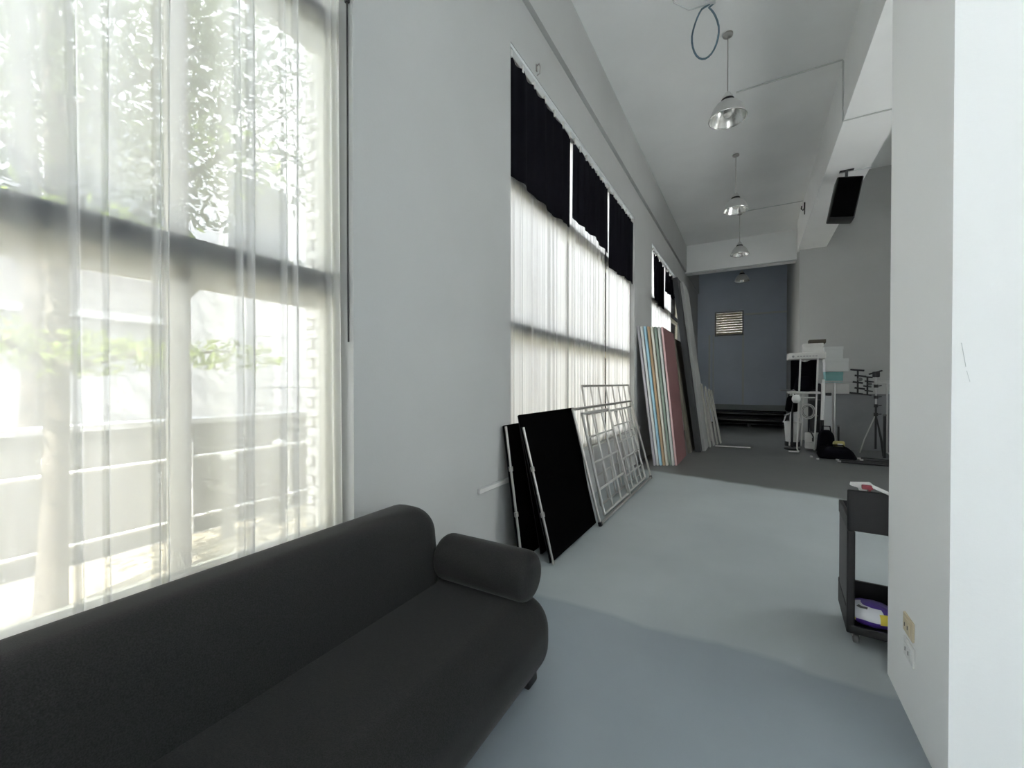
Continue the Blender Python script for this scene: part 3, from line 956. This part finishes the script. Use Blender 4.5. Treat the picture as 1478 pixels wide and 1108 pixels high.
def conduit(label, pts, r=0.010):
    o = MB().tube(pts, r, 8).build('conduit', CONDW)
    return tag(o, label, 'conduit', 'conduits on the ceiling')
conduit('thin conduit crossing the ceiling by the nearest lamp and turning down the beam', [(-0.2, 6.72, HC - 0.012), (0.99, 6.72, HC - 0.012), (0.998, 6.72, HC - 0.03), (0.998, 6.72, HB - 0.012), (1.6, 6.72, HB - 0.012)])
conduit('thin conduit under the beam beside the speaker', [(1.2, 8.36, HB - 0.012), (1.6, 8.36, HB - 0.012)])
conduit('thin conduit crossing the ceiling beside the third lamp', [(-0.15, 11.45, HC - 0.012), (1.0, 11.45, HC - 0.012)])
hc = thing('cable_end', 'short black cable end hooked on the far side of the beam', 'cable', (1.0, 11.0, HB + 0.35))
MB().tube([(-0.01, 0, 0.22), (-0.012, 0, 0.1), (-0.04, 0, 0.05), (-0.07, 0, 0.09), (-0.06, 0, 0.15)], 0.012, 8).build('hook_loop', BLACKP, hc)
MB().tube([(-0.01, 0, 0.1), (-0.012, 0, -0.04)], 0.010, 8).build('tail', RUBBER, hc)

# speaker
sp = thing('loudspeaker', 'black loudspeaker hanging tilted from the ceiling beam', 'speaker', (1.29, 8.33, HB))
MB().box((-0.09, -0.04, -0.012), (0.09, 0.04, 0), 0.003, 1).build('mount_plate', BLACKP, sp, smooth=False)
MB().tube([(0, 0, -0.01), (0, 0, -0.17)], 0.02, 10).build('bracket_pole', BLACKP, sp)
cabm = MB().box((-0.165, -0.14, -0.64), (0.165, 0.14, 0.0), 0.02, 3).build('cabinet', BLACKP, sp)
cabm.location = (0.03, 0, -0.15); cabm.rotation_euler = (0, math.radians(10), 0)
MB().box((-0.15, -0.147, -0.62), (0.15, -0.139, -0.02), 0.004, 1).build('grille', VELVET, cabm, smooth=False)

# ------------------------------------------------------------------ blue room contents
wn = thing('blind', 'straw coloured slatted blind in the small opening of the blue wall', 'blind', (-0.70, 16.99, 3.575))
fr = MB()
fr.box((-0.46, -0.05, -0.44), (0.46, 0.0, -0.39)).box((-0.46, -0.05, 0.39), (0.46, 0.0, 0.44)).box((-0.46, -0.05, -0.39), (-0.42, 0.0, 0.39)).box((0.42, -0.05, -0.39), (0.46, 0.0, 0.39))
fr.build('frame', GREYB, wn, smooth=False)
sl = None
for k in range(9):
    if sl is None:
        sl = MB().box((-0.42, -0.012, 0), (0.42, 0.004, 0.085), 0.003, 1).build('slat', BLIND, wn, smooth=False); q = sl
    else:
        q = sl.copy(); COL.objects.link(q)
    q.location = (0, -0.012, -0.39 + k * 0.0867); q.rotation_euler = (0.12, 0, 0)

pl = thing('pallet', 'low black pallet under the dark rolls before the blue wall', 'pallet', (0.0, 16.1, 0))
for k in range(4):
    MB().box((-1.15, -0.5 + k * 0.27, 0.08), (1.0, -0.30 + k * 0.27, 0.11), 0.004, 1).build('board', BLACKP, pl, smooth=False)
for x in (-1.1, -0.1, 0.86):
    MB().box((x, -0.5, 0.0), (x + 0.1, 0.51, 0.08)).build('runner', BLACKP, pl, smooth=False)
GLOSS = mat('black_gloss_film', (0.01, 0.01, 0.012), 0.22)
for k, (y, zz, r, x0, x1, m, lb) in enumerate((
        (15.72, 0.20, 0.09, -1.0, 0.85, GLOSS, 'glossy black roll at the front of the pile before the blue wall'), (15.93, 0.215, 0.105, -0.95, 0.98, BLACKP, 'matt black roll behind the glossy one'),
        (16.17, 0.22, 0.11, -1.1, 0.9, BLACKP, 'thick black roll in the middle of the pile'), (16.42, 0.215, 0.105, -1.05, 0.95, VELVET, 'black velvet roll at the back of the pile'),
        (16.06, 0.395, 0.085, -1.1, 0.92, GLOSS, 'glossy black roll on top of the pile'), (16.31, 0.41, 0.09, -1.12, 1.0, VELVET, 'black velvet roll on top at the back'))):
    t = thing('fabric_roll', lb, 'roll', (0, y, zz), group='dark rolls before the blue wall')
    MB().tube([(x0, 0, 0), (-0.2, 0.0, 0.006), (0.3, 0, -0.004), (x1, 0, 0)], r, 16).build('roll', m, t)
    MB().tube([(x0 - 0.05, 0, 0), (x0 + 0.02, 0, 0)], r * 0.35, 10).build('core', GREYB, t)
    MB().tube([(x1 - 0.02, 0, 0), (x1 + 0.05, 0, 0)], r * 0.35, 10).build('core', GREYB, t)

# ------------------------------------------------------------------ stored equipment on the right
rk = thing('equipment_rack', 'tall white metal rack with a white box shelf on top and black cloth hung inside', 'rack', (1.0, 10.85, 0))
for (x, y) in ((-0.10, -0.22), (0.20, -0.22), (-0.2, 0.285), (0.02, 0.285)):
    MB().tube([(x - 0.05, y, 0.03), (x, y, 1.93)], 0.016, 8).build('post', WHITEM, rk)
MB().box((-0.31, -0.26, 1.93), (0.33, 0.3, 2.065), 0.012, 2).build('top_box', WHITEM, rk)
mk = MB()
mk.lathe([(0.0, -0.266), (0.022, -0.266), (0.022, -0.258)], (-0.23, 0, 1.985), 14, 'y', True)
for k in range(7):
    mk.box((-0.16 + k * 0.052, -0.264, 1.978), (-0.125 + k * 0.052, -0.259, 1.992))
mk.build('marking', GREYB, rk, smooth=False)
MB().box((-0.30, -0.25, 1.20), (0.25, 0.28, 1.245), 0.006, 1).build('shelf', WHITEM, rk, smooth=False)
MB().box((-0.44, -0.1, 1.26), (-0.2, 0.2, 1.275)).build('shelf_flap', GREYB, rk, smooth=False)
MB().tube([(-0.15, -0.22, 1.12), (0.16, -0.22, 1.12)], 0.014, 8).build('crossbar', WHITEM, rk)
MB().tube([(-0.15, -0.22, 0.035), (-0.15, -0.55, 0.02), (-0.32, -0.60, 0.02)], 0.014, 8).build('foot', WHITEM, rk)
def dr(u, v): return (-0.24 + 0.5 * u, 0.232 + 0.02 * math.sin(u * 19) * (0.5 + v * 0.5), 1.92 - 0.66 * v + 0.03 * math.sin(u * 9))
t = tag(MB().grid(dr, 50, 8).build('black_cloth', BLACKCLOTH, recalc=False, loc=(1.0, 10.85, 0)), 'black cloth hung between the posts of the white rack', 'cloth')

pj = thing('round_lamp_head', 'white round lamp head on a black arm beside the white rack', 'lamp', (0.83, 10.62, 1.09))
ls = MB().lathe([(0.0, -0.09), (0.05, -0.08), (0.075, -0.04), (0.08, 0.0), (0.07, 0.05), (0.045, 0.08), (0, 0.085)], seg=20).build('globe', WHITEP, pj)
MB().tube([(0.0, 0.06, 0.0), (-0.03, 0.10, -0.05), (-0.06, 0.12, -0.3), (-0.06, 0.12, -1.06)], 0.02, 8).build('arm', BLACKP, pj)
MB().lathe([(0.0, -1.09), (0.15, -1.09), (0.15, -1.06), (0.03, -1.04), (0.0, -1.04)], (-0.06, 0.12, 0), 20).build('base', BLACKP, pj)

def bag(label, loc, dims, m, name='equipment_bag', cat='bag', strap=True):
    t = thing(name, label, cat, loc)
    b = MB().box((-dims[0] / 2, -dims[1] / 2, 0), (dims[0] / 2, dims[1] / 2, dims[2]), min(dims) * 0.28, 4)
    for v in b.bm.verts:
        q = v.co.z / dims[2]
        v.co.x *= 1 - 0.25 * q * q + 0.04 * math.sin(v.co.y * 20 + v.co.z * 13)
        v.co.y *= 1 - 0.2 * q * q
        v.co.z *= 1 - 0.12 * math.sin(3 * v.co.x / dims[0])**2
    b.build('body', m, t)
    if strap:
        MB().tube([(-dims[0] * 0.25, 0, dims[2] * 0.86), (-dims[0] * 0.2, 0, dims[2] * 1.12), (dims[0] * 0.2, 0, dims[2] * 1.12), (dims[0] * 0.25, 0, dims[2] * 0.86)], 0.012, 7).build('handle', m, t)
    return t


def carton(label, loc, dims, m, group, rz=0.0):
    t = thing('carton', label, 'box', loc, rz, group)
    w_, d_, h_ = dims
    MB().box((-w_ / 2, -d_ / 2, 0), (w_ / 2, d_ / 2, h_ - 0.03), 0.004, 1).build('box_body', m, t, smooth=False)
    MB().box((-w_ / 2 - 0.005, -d_ / 2 - 0.005, h_ - 0.07), (w_ / 2 + 0.005, d_ / 2 + 0.005, h_ - 0.001), 0.004, 1).build('lid', m, t, smooth=False)
    return t


# white canisters and small gear under the rack
cn = thing('plastic_crate', 'white plastic bin on the floor at the left of the white rack', 'bin', (0.82, 11.36, 0))
b = MB()
b.lathe([(0.0, 0.0), (0.13, 0.0), (0.16, 0.42), (0.175, 0.43), (0.175, 0.45), (0.15, 0.45), (0.125, 0.02), (0, 0.02)], (0, 0, 0.10), 24).build('tub', WHITEM, cn)
MB().tube([(-0.17, 0, 0.53), (-0.12, 0.0, 0.70), (0.0, 0, 0.76), (0.12, 0, 0.70), (0.17, 0, 0.53)], 0.012, 8).build('handle', WHITEM, cn)
MB().lathe([(0.0, 0.0), (0.15, 0.0), (0.15, 0.10), (0, 0.10)], (0, 0, 0), 16).build('dolly', BLACKP, cn)

mo = thing('canister', 'white ribbed canister on the floor before the white rack', 'canister', (1.13, 10.83, 0))
MB().lathe([(0.0, 0.04), (0.125, 0.04), (0.13, 0.06), (0.13, 0.155), (0.12, 0.16), (0.12, 0.17), (0.13, 0.175), (0.13, 0.355), (0.118, 0.375), (0.0, 0.375)], seg=28).build('drum', WHITEM, mo)
MB().lathe([(0.0, 0.0), (0.11, 0.0), (0.12, 0.045), (0, 0.045)], seg=20).build('base', RUBBER, mo)
MB().box((-0.015, -0.145, 0.20), (0.045, -0.12, 0.28), 0.006, 1).build('latch', BLACKP, mo, smooth=False)
MB().tube([(0.02, -0.14, 0.26), (-0.02, -0.15, 0.36), (-0.06, -0.1, 0.44)], 0.012, 7).build('hose', BLACKP, mo)
MB().lathe([(0.0, 0.375), (0.05, 0.375), (0.05, 0.40), (0.0, 0.41)], seg=16).build('cap', BLACKP, mo)

cl_ = thing('cable_coil', 'coiled pale cable hanging under the shelf of the white rack', 'cable', (1.04, 10.68, 0.85))
for k in range(4):
    rr_ = 0.09 + 0.011 * k
    MB().tube([(rr_ * math.cos(a / 20 * 2 * PI), -0.012 * k + 0.01 * math.sin(a), -0.02 + rr_ * 1.25 * math.sin(a / 20 * 2 * PI)) for a in range(21)], 0.010, 6).build('turn', WHITEM if k % 2 else RUBBER, cl_)
MB().tube([(0.0, 0, 0.13), (0.0, -0.02, 0.27)], 0.008, 6).build('tie', BLACKP, cl_)
bag('black drawstring bag on the rack shelf', (0.98, 10.9, 1.245), (0.34, 0.3, 0.34), BLACKCLOTH)
bag('slumped black bag hanging low inside the white rack', (0.775, 10.93, 0.80), (0.24, 0.2, 0.36), BLACKCLOTH)
carton('grey carton on top of the white rack', (1.14, 10.95, 2.065), (0.34, 0.3, 0.20), WHITEM, 'cartons by the rack')
carton('flat dark brown carton topmost on the white rack', (1.22, 11.0, 2.265), (0.28, 0.25, 0.085), BROWNC, 'cartons by the rack')
# stack of cartons behind the clothes rail
ct = thing('cabinet', 'narrow pale grey cabinet carrying the stack of cartons', 'cabinet', (1.62, 11.75, 0))
MB().box((-0.24, -0.2, 0.04), (0.24, 0.2, 1.42), 0.006, 1).build('body', WHITEM, ct, smooth=False)
MB().box((-0.225, -0.215, 0.07), (0.225, -0.2, 1.39), 0.004, 1).build('door', WHITEM, ct, smooth=False)
MB().tube([(0.18, -0.23, 0.7), (0.18, -0.23, 0.85)], 0.008, 7).build('handle', STEEL, ct)
MB().box((-0.22, -0.18, 0), (0.22, 0.18, 0.04)).build('plinth', BLACKP, ct, smooth=False)
carton('teal carton at the bottom of the carton stack', (1.60, 11.72, 1.42), (0.31, 0.3, 0.255), TEAL, 'stacked cartons')
carton('wide white carton in the middle of the carton stack', (1.64, 11.72, 1.675), (0.41, 0.36, 0.29), WHITEC, 'stacked cartons')
carton('smaller white carton on top of the carton stack', (1.59, 11.72, 1.965), (0.33, 0.3, 0.27), WHITEC, 'stacked cartons')

# clothes rail
cr = thing('garment_rail', 'steel garment rail standing before the grey board', 'rail', (1.9, 10.75, 0))
MB().tube([(-0.62, 0, 1.42), (0.85, 0, 1.42)], 0.017, 10).build('top_tube', STEEL, cr)
MB().tube([(-0.60, 0.1, 1.46), (0.85, 0.1, 1.46)], 0.012, 10).build('back_tube', STEEL, cr)
for x in (-0.40, 0.42):
    MB().tube([(x, 0, 0.06), (x, 0, 1.42)], 0.016, 10).build('upright', STEEL, cr)
    MB().tube([(x, -0.25, 0.06), (x, 0.25, 0.06)], 0.016, 8).build('foot', STEEL, cr)
    for s_ in (-0.25, 0.25):
        MB().lathe([(0.0, -0.012), (0.03, -0.012), (0.03, 0.012), (0.0, 0.012)], (x, s_, 0.03), 12, 'x').build('caster', BLACKP, cr)

gbd = thing('grey_panel', 'large mid grey panel standing behind the garment rail', 'panel', (2.05, 11.1, 0))
MB().box((-0.50, 0, 0.03), (0.75, 0.05, 1.18), 0.004, 1).build('sheet', GREYB, gbd, smooth=False)
MB().box((-0.505, -0.01, 1.17), (0.755, 0.06, 1.20), 0.003, 1).build('top_edge', FACG, gbd, smooth=False)
for x in (-0.45, 0.68):
    MB().box((x, -0.15, 0), (x + 0.05, 0.2, 0.03)).build('foot', BLACKP, gbd, smooth=False)
pb = thing('narrow_board', 'narrow pale board standing between the black bag and the grey panel', 'board', (1.415, 10.9, 0))
MB().box((-0.07, 0, 0.0), (0.06, 0.03, 1.17), 0.003, 1).build('board_face', TRIMW, pb, smooth=False)
MB().box((-0.05, -0.025, 1.16), (0.05, 0.04, 1.22), 0.008, 1).build('clip', BLACKP, pb, smooth=False)
tb = thing('white_tube', 'white capped tube standing upright beside the garment rail', 'tube', (1.30, 10.685, 0.0))
MB().tube([(-0.02, 0, 0.62), (0.0, 0, 1.44)], 0.03, 14).build('tube_body', WHITEP, tb)
MB().tube([(0.0, 0, 1.44), (0.0, 0, 1.50)], 0.024, 12).build('cap', WHITEP, tb)
MB().tube([(-0.02, 0, 0.0), (-0.02, 0, 0.66)], 0.036, 12).build('stand', BLACKP, tb)
dk = thing('black_case', 'tall black hard case standing behind the white tube', 'case', (1.21, 11.24, 0))
MB().box((-0.11, -0.1, 0), (0.11, 0.1, 1.42), 0.03, 3).build('shell', BLACKP, dk)
MB().box((-0.113, -0.103, 1.05), (0.113, 0.103, 1.07)).build('seam', RUBBER, dk, smooth=False)
MB().tube([(-0.05, -0.1, 0.7), (-0.05, -0.14, 0.72), (0.05, -0.14, 0.72), (0.05, -0.1, 0.7)], 0.01, 7).build('handle', RUBBER, dk)
bag('black bag slumped at the foot of the white tube', (1.31, 10.36, 0.0), (0.30, 0.32, 0.50), BLACKCLOTH)
bag('wide black bag lying at the left end of the floor poles', (1.40, 9.92, 0.0), (0.58, 0.5, 0.22), BLACKCLOTH)
sh_ = thing('yellow_cloth', 'crumpled yellow cloth on the black bags', 'cloth', (1.46, 10.0, 0.385))
b = MB().box((-0.09, -0.06, -0.18), (0.09, 0.06, -0.08), 0.03, 3)
for v in b.bm.verts: v.co.z += 0.02 * math.sin(v.co.x * 50 + v.co.y * 40)
b.build('cloth_fold', mat('dull_yellow_cloth', (0.35, 0.32, 0.12), 0.8), sh_)
MB().box((-0.03, -0.075, -0.16), (0.05, -0.055, -0.11), 0.01, 2).build('tag_end', TRIMW, sh_)

bp_ = thing('black_post', 'short black post leaning upright beside the pale narrow board', 'post', (1.52, 10.45, 0))
MB().tube([(0, 0, 0), (0, 0, 0.55)], 0.02, 10).build('tube_body', BLACKP, bp_)
MB().tube([(0, 0, 0.55), (0, 0, 0.58)], 0.024, 10).build('cap', RUBBER, bp_)
bp2 = thing('black_post', 'tall black post standing at the right end of the grey panel', 'post', (2.20, 10.35, 0))
MB().tube([(0, 0, 0), (0, 0, 0.80)], 0.022, 10).build('tube_body', BLACKP, bp2)
MB().tube([(0, 0, 0.80), (0, 0, 0.83)], 0.026, 10).build('cap', RUBBER, bp2)


def light_stand(label, loc, h, rz):
    t = thing('light_stand', label, 'stand', loc, rz)
    MB().tube([(0, 0, 0.12), (0, 0, h * 0.65)], 0.018, 9).build('lower_tube', BLACKP, t)
    MB().tube([(0, 0, h * 0.62), (0, 0, h)], 0.013, 9).build('upper_tube', STEEL, t)
    for k in range(3):
        a = k * 2 * PI / 3 + 0.5
        MB().tube([(0, 0, h * 0.52), (0.17 * math.cos(a), 0.17 * math.sin(a), 0.3), (0.24 * math.cos(a), 0.24 * math.sin(a), 0.015)], 0.011, 7).build('leg', STEEL if k == 1 else BLACKP, t)
    for q in (0.52, 0.63, 0.74, 0.88):
        MB().lathe([(0.0, -0.03), (0.035, -0.03), (0.035, 0.03), (0, 0.03)], (0, 0, h * q), 12).build('collar', BLACKP, t)
        MB().tube([(0.02, 0, h * q), (0.085, -0.02, h * q + 0.01)], 0.011, 7).build('knob', BLACKP, t)
    MB().box((-0.05, -0.04, h - 0.01), (0.05, 0.04, h + 0.10), 0.015, 2).build('head', BLACKP, t)
    MB().tube([(-0.12, 0, h + 0.05), (0.10, 0, h + 0.12)], 0.016, 8).build('grip_arm', BLACKP, t)
    return t


light_stand('black light stand with clamps standing in front of the grey panel', (2.14, 10.7, 0), 1.55, 0.3)


def clamp(label, loc, rz):
    t = thing('clamp', label, 'clamp', loc, rz, 'clamps hung on the garment rail')
    MB().tube([(0, 0, -0.24), (0, 0, 0.26)], 0.016, 8).build('spine', BLACKP, t)
    for z_, a, b_ in ((0.25, -0.12, 0.10), (0.13, -0.05, 0.13), (0.0, -0.08, 0.08), (-0.12, -0.05, 0.11), (-0.22, -0.13, 0.08)):
        MB().tube([(a, 0, z_ + 0.01), (b_, 0, z_ - 0.015)], 0.018, 8).build('jaw', BLACKP, t)
    MB().lathe([(0.0, -0.02), (0.04, -0.02), (0.04, 0.02), (0.0, 0.02)], (0.03, -0.02, 0.06), 12, 'y').build('knob', RUBBER, t)
    return t


clamp('left black clamp hanging on the garment rail', (1.86, 10.71, 1.44), 0)
c2 = clamp('right black clamp hanging on the garment rail', (2.01, 10.71, 1.36), 0.5)
c2.scale = (0.9, 0.9, 0.75)

GP = 'black poles lying on the floor'
for k, (y0, y1, x0, x1, lb) in enumerate(((9.95, 9.85, 1.78, 3.0, 'black floor pole lying nearest the grey panel'), (9.75, 9.62, 1.78, 3.0, 'second black floor pole from the grey panel'),
                                          (9.55, 9.42, 1.40, 3.0, 'third black floor pole from the grey panel'), (9.36, 9.24, 1.4, 2.9, 'black floor pole lying nearest the viewer'))):
    t = thing('floor_pole', lb, 'pole', ((x0 + x1) / 2, (y0 + y1) / 2, 0.022), group=GP)
    hx, hy = (x1 - x0) / 2, (y1 - y0) / 2
    MB().tube([(-hx, -hy, 0), (hx, hy, 0)], 0.02, 8).build('tube_body', BLACKP, t)
    MB().tube([(-hx - 0.05, -hy, 0), (-hx + 0.01, -hy, 0)], 0.016, 8).build('spigot', STEEL, t)
for k, (x, y, lb) in enumerate(((1.01, 9.78, 'shiny metal clip on the floor, left one'), (1.08, 9.52, 'shiny metal clip on the floor, right one'))):
    t = thing('metal_clip', lb, 'clip', (x, y, 0))
    MB().box((-0.02, -0.04, 0), (0.02, 0.04, 0.03), 0.008, 2).build('body', STEEL, t)
    MB().tube([(0, 0.03, 0.02), (0.03, 0.10, 0.03), (0.0, 0.14, 0.012)], 0.008, 6).build('lever', BLACKP, t)

# ------------------------------------------------------------------ utility cart behind the projecting wall
CX, CY, CR = 0.455, 2.85, math.radians(-3)
ca = thing('utility_cart', 'black plastic utility cart half hidden behind the projecting wall', 'cart', (CX, CY, 0), CR)
W_, D_ = 0.42, 0.40
TT, TB = 0.845, 0.625
# top tray: apron in front, lower rim at the back
t = MB()
t.box((0, 0, TB), (W_, 0.02, TT), 0.004, 1)
t.box((0.0, 0.0, TB), (0.02, D_, 0.70), 0.004, 1)
t.box((W_ - 0.02, 0.0, TB), (W_, D_, 0.70), 0.004, 1)
t.box((0.0, D_ - 0.02, TB), (W_, D_, 0.70), 0.004, 1)
t.box((0.01, 0.01, TB), (W_ - 0.01, D_ - 0.01, TB + 0.02))
t.build('top_tray', CARTP, ca, smooth=False)
t = MB()
t.box((0, 0, 0.07), (W_, 0.02, 0.115), 0.004, 1).box((0, 0, 0.07), (0.02, D_, 0.20), 0.004, 1).box((W_ - 0.02, 0, 0.07), (W_, D_, 0.20), 0.004, 1).box((0, D_ - 0.02, 0.07), (W_, D_, 0.22), 0.004, 1)
t.box((0.01, 0.01, 0.07), (W_ - 0.01, D_ - 0.01, 0.09))
t.build('bottom_tray', CARTP, ca, smooth=False)
for s_ in (0, 1):
    x0 = 0.0 if s_ == 0 else W_ - 0.03
    MB().box((x0, 0.0, 0.115), (x0 + 0.035, 0.03, TB), 0.006, 1).build('corner_post', CARTP, ca, smooth=False)
    MB().prism([(0.03, 0.07), (D_, 0.10), (D_, 0.66), (D_ - 0.06, 0.70), (0.03, 0.64)], 'x', x0 + (0.004 if s_ == 0 else 0.02), x0 + (0.014 if s_ == 0 else 0.03)).build('side_panel', mat('lit_charcoal_plastic', (0.05, 0.045, 0.05), 0.5), ca, smooth=False)  # paler charcoal: light on the cart's side is put into its colour
for x, y in ((0.045, 0.06), (W_ - 0.045, 0.06), (0.045, D_ - 0.06), (W_ - 0.045, D_ - 0.06)):
    q = MB().lathe([(0.0, -0.012), (0.026, -0.012), (0.03, -0.008), (0.03, 0.008), (0.026, 0.012), (0, 0.012)], (x, y, 0.03), 16, 'x').build('caster', RUBBER, ca)
    MB().box((x - 0.018, y - 0.012, 0.035), (x + 0.018, y + 0.012, 0.07), 0.003, 1).build('fork', STEEL, q, smooth=False)

def sprayer(label, loc, rz, tilt, body):
    t = thing('spray_bottle', label, 'bottle', loc, rz)
    t.rotation_euler = (tilt, 0, rz)
    MB().lathe([(0.0, 0.0), (0.03, 0.0), (0.033, 0.01), (0.033, 0.11), (0.026, 0.14), (0.014, 0.16), (0.014, 0.175), (0, 0.175)], seg=18).build('bottle', body, t)
    MB().lathe([(0.016, 0.168), (0.016, 0.19), (0, 0.19)], seg=14).build('cap', RED, t)
    hd = MB().prism([(-0.055, 0.215), (-0.052, 0.232), (0.03, 0.238), (0.042, 0.226), (0.042, 0.212), (0.016, 0.203), (0.013, 0.188), (-0.014, 0.188), (-0.02, 0.205)], 'y', -0.011, 0.011)
    hd.build('trigger_head', WHITEP, t, smooth=False)
    MB().prism([(0.026, 0.212), (0.036, 0.21), (0.03, 0.17), (0.024, 0.165)], 'y', -0.006, 0.006).build('trigger', RED, t, smooth=False)
    return t


sprayer('spray bottle with white trigger head standing upright in the cart', (CX + 0.075, CY + 0.06, 0.646), 0.1, 0, mat('clear_bottle', (0.5, 0.5, 0.48), 0.3))
brs = thing('brush', 'white handled brush lying over the front rim of the cart', 'brush', (CX + 0.135, CY + 0.0, TT + 0.012), CR)
q = MB().box((-0.035, -0.03, -0.006), (0.035, 0.016, 0.008), 0.004, 2)
for v in q.bm.verts: v.co.z -= v.co.x * 0.45 - 0.004
q.build('handle', WHITEP, brs)
q = MB().box((-0.075, -0.018, 0.0), (-0.03, 0.012, 0.022), 0.004, 2); q.build('head', RED, brs)

wp = thing('wipes_bag', 'purple bag with white and yellow print on the lower cart shelf', 'bag', (CX + 0.128, CY + 0.115, 0.0905), CR)
BA, BB_, BH = 0.105, 0.09, 0.062
def bag_pt(th, ph, k=1.0):
    """rounded bag surface: th around, ph up from the equator"""
    c_, s_ = math.cos(th), math.sin(th)
    e = 0.75
    q = math.cos(ph)
    x = BA * k * math.copysign(abs(c_) ** e, c_) * q ** 0.8
    y = BB_ * k * math.copysign(abs(s_) ** e, s_) * q ** 0.8
    z = BH + BH * k * math.sin(ph) + 0.002 * math.sin(th * 9) * q
    return (x, y, max(z, 0.0))
MB().grid(lambda u, v: bag_pt(u * 2 * PI, (v - 0.5) * PI * 0.999), 40, 20).build('bag_body', PURPLE, wp, recalc=False)
MB().grid(lambda u, v: bag_pt(-PI * (1.02 - 0.62 * u), -0.15 + v * (1.35 - 0.25 * u), 1.02), 14, 12).build('white_print', LABELW, wp, recalc=False)
MB().grid(lambda u, v: bag_pt(-PI * (0.46 - 0.12 * u), -0.25 + v * 0.85, 1.03), 6, 8).build('yellow_print', YELLOW, wp, recalc=False)
MB().grid(lambda u, v: bag_pt(-PI * (0.98 - 0.25 * u), -0.35 + v * 0.22, 1.03), 8, 3).build('yellow_band', YELLOW, wp, recalc=False)
MB().grid(lambda u, v: bag_pt(-PI * (0.80 - 0.22 * u), 0.75 + v * 0.18, 1.035), 8, 3).build('dark_print', RUBBER, wp, recalc=False)

# black cord at the edge of the big window
cd_ = thing('black_string', 'thin black cord hanging at the right edge of the big window', 'cord', (-1.775, 1.417, 3.35))
MB().tube([(0, 0, 0), (0.002, 0, -0.6), (0.0, 0, -1.25), (0.003, 0, -1.72)], 0.005, 7).build('strand', BLACKP, cd_)
MB().box((-0.012, -0.008, -0.012), (0.012, 0.01, 0.018), 0.003, 1).build('holder', BLACKP, cd_, smooth=False)
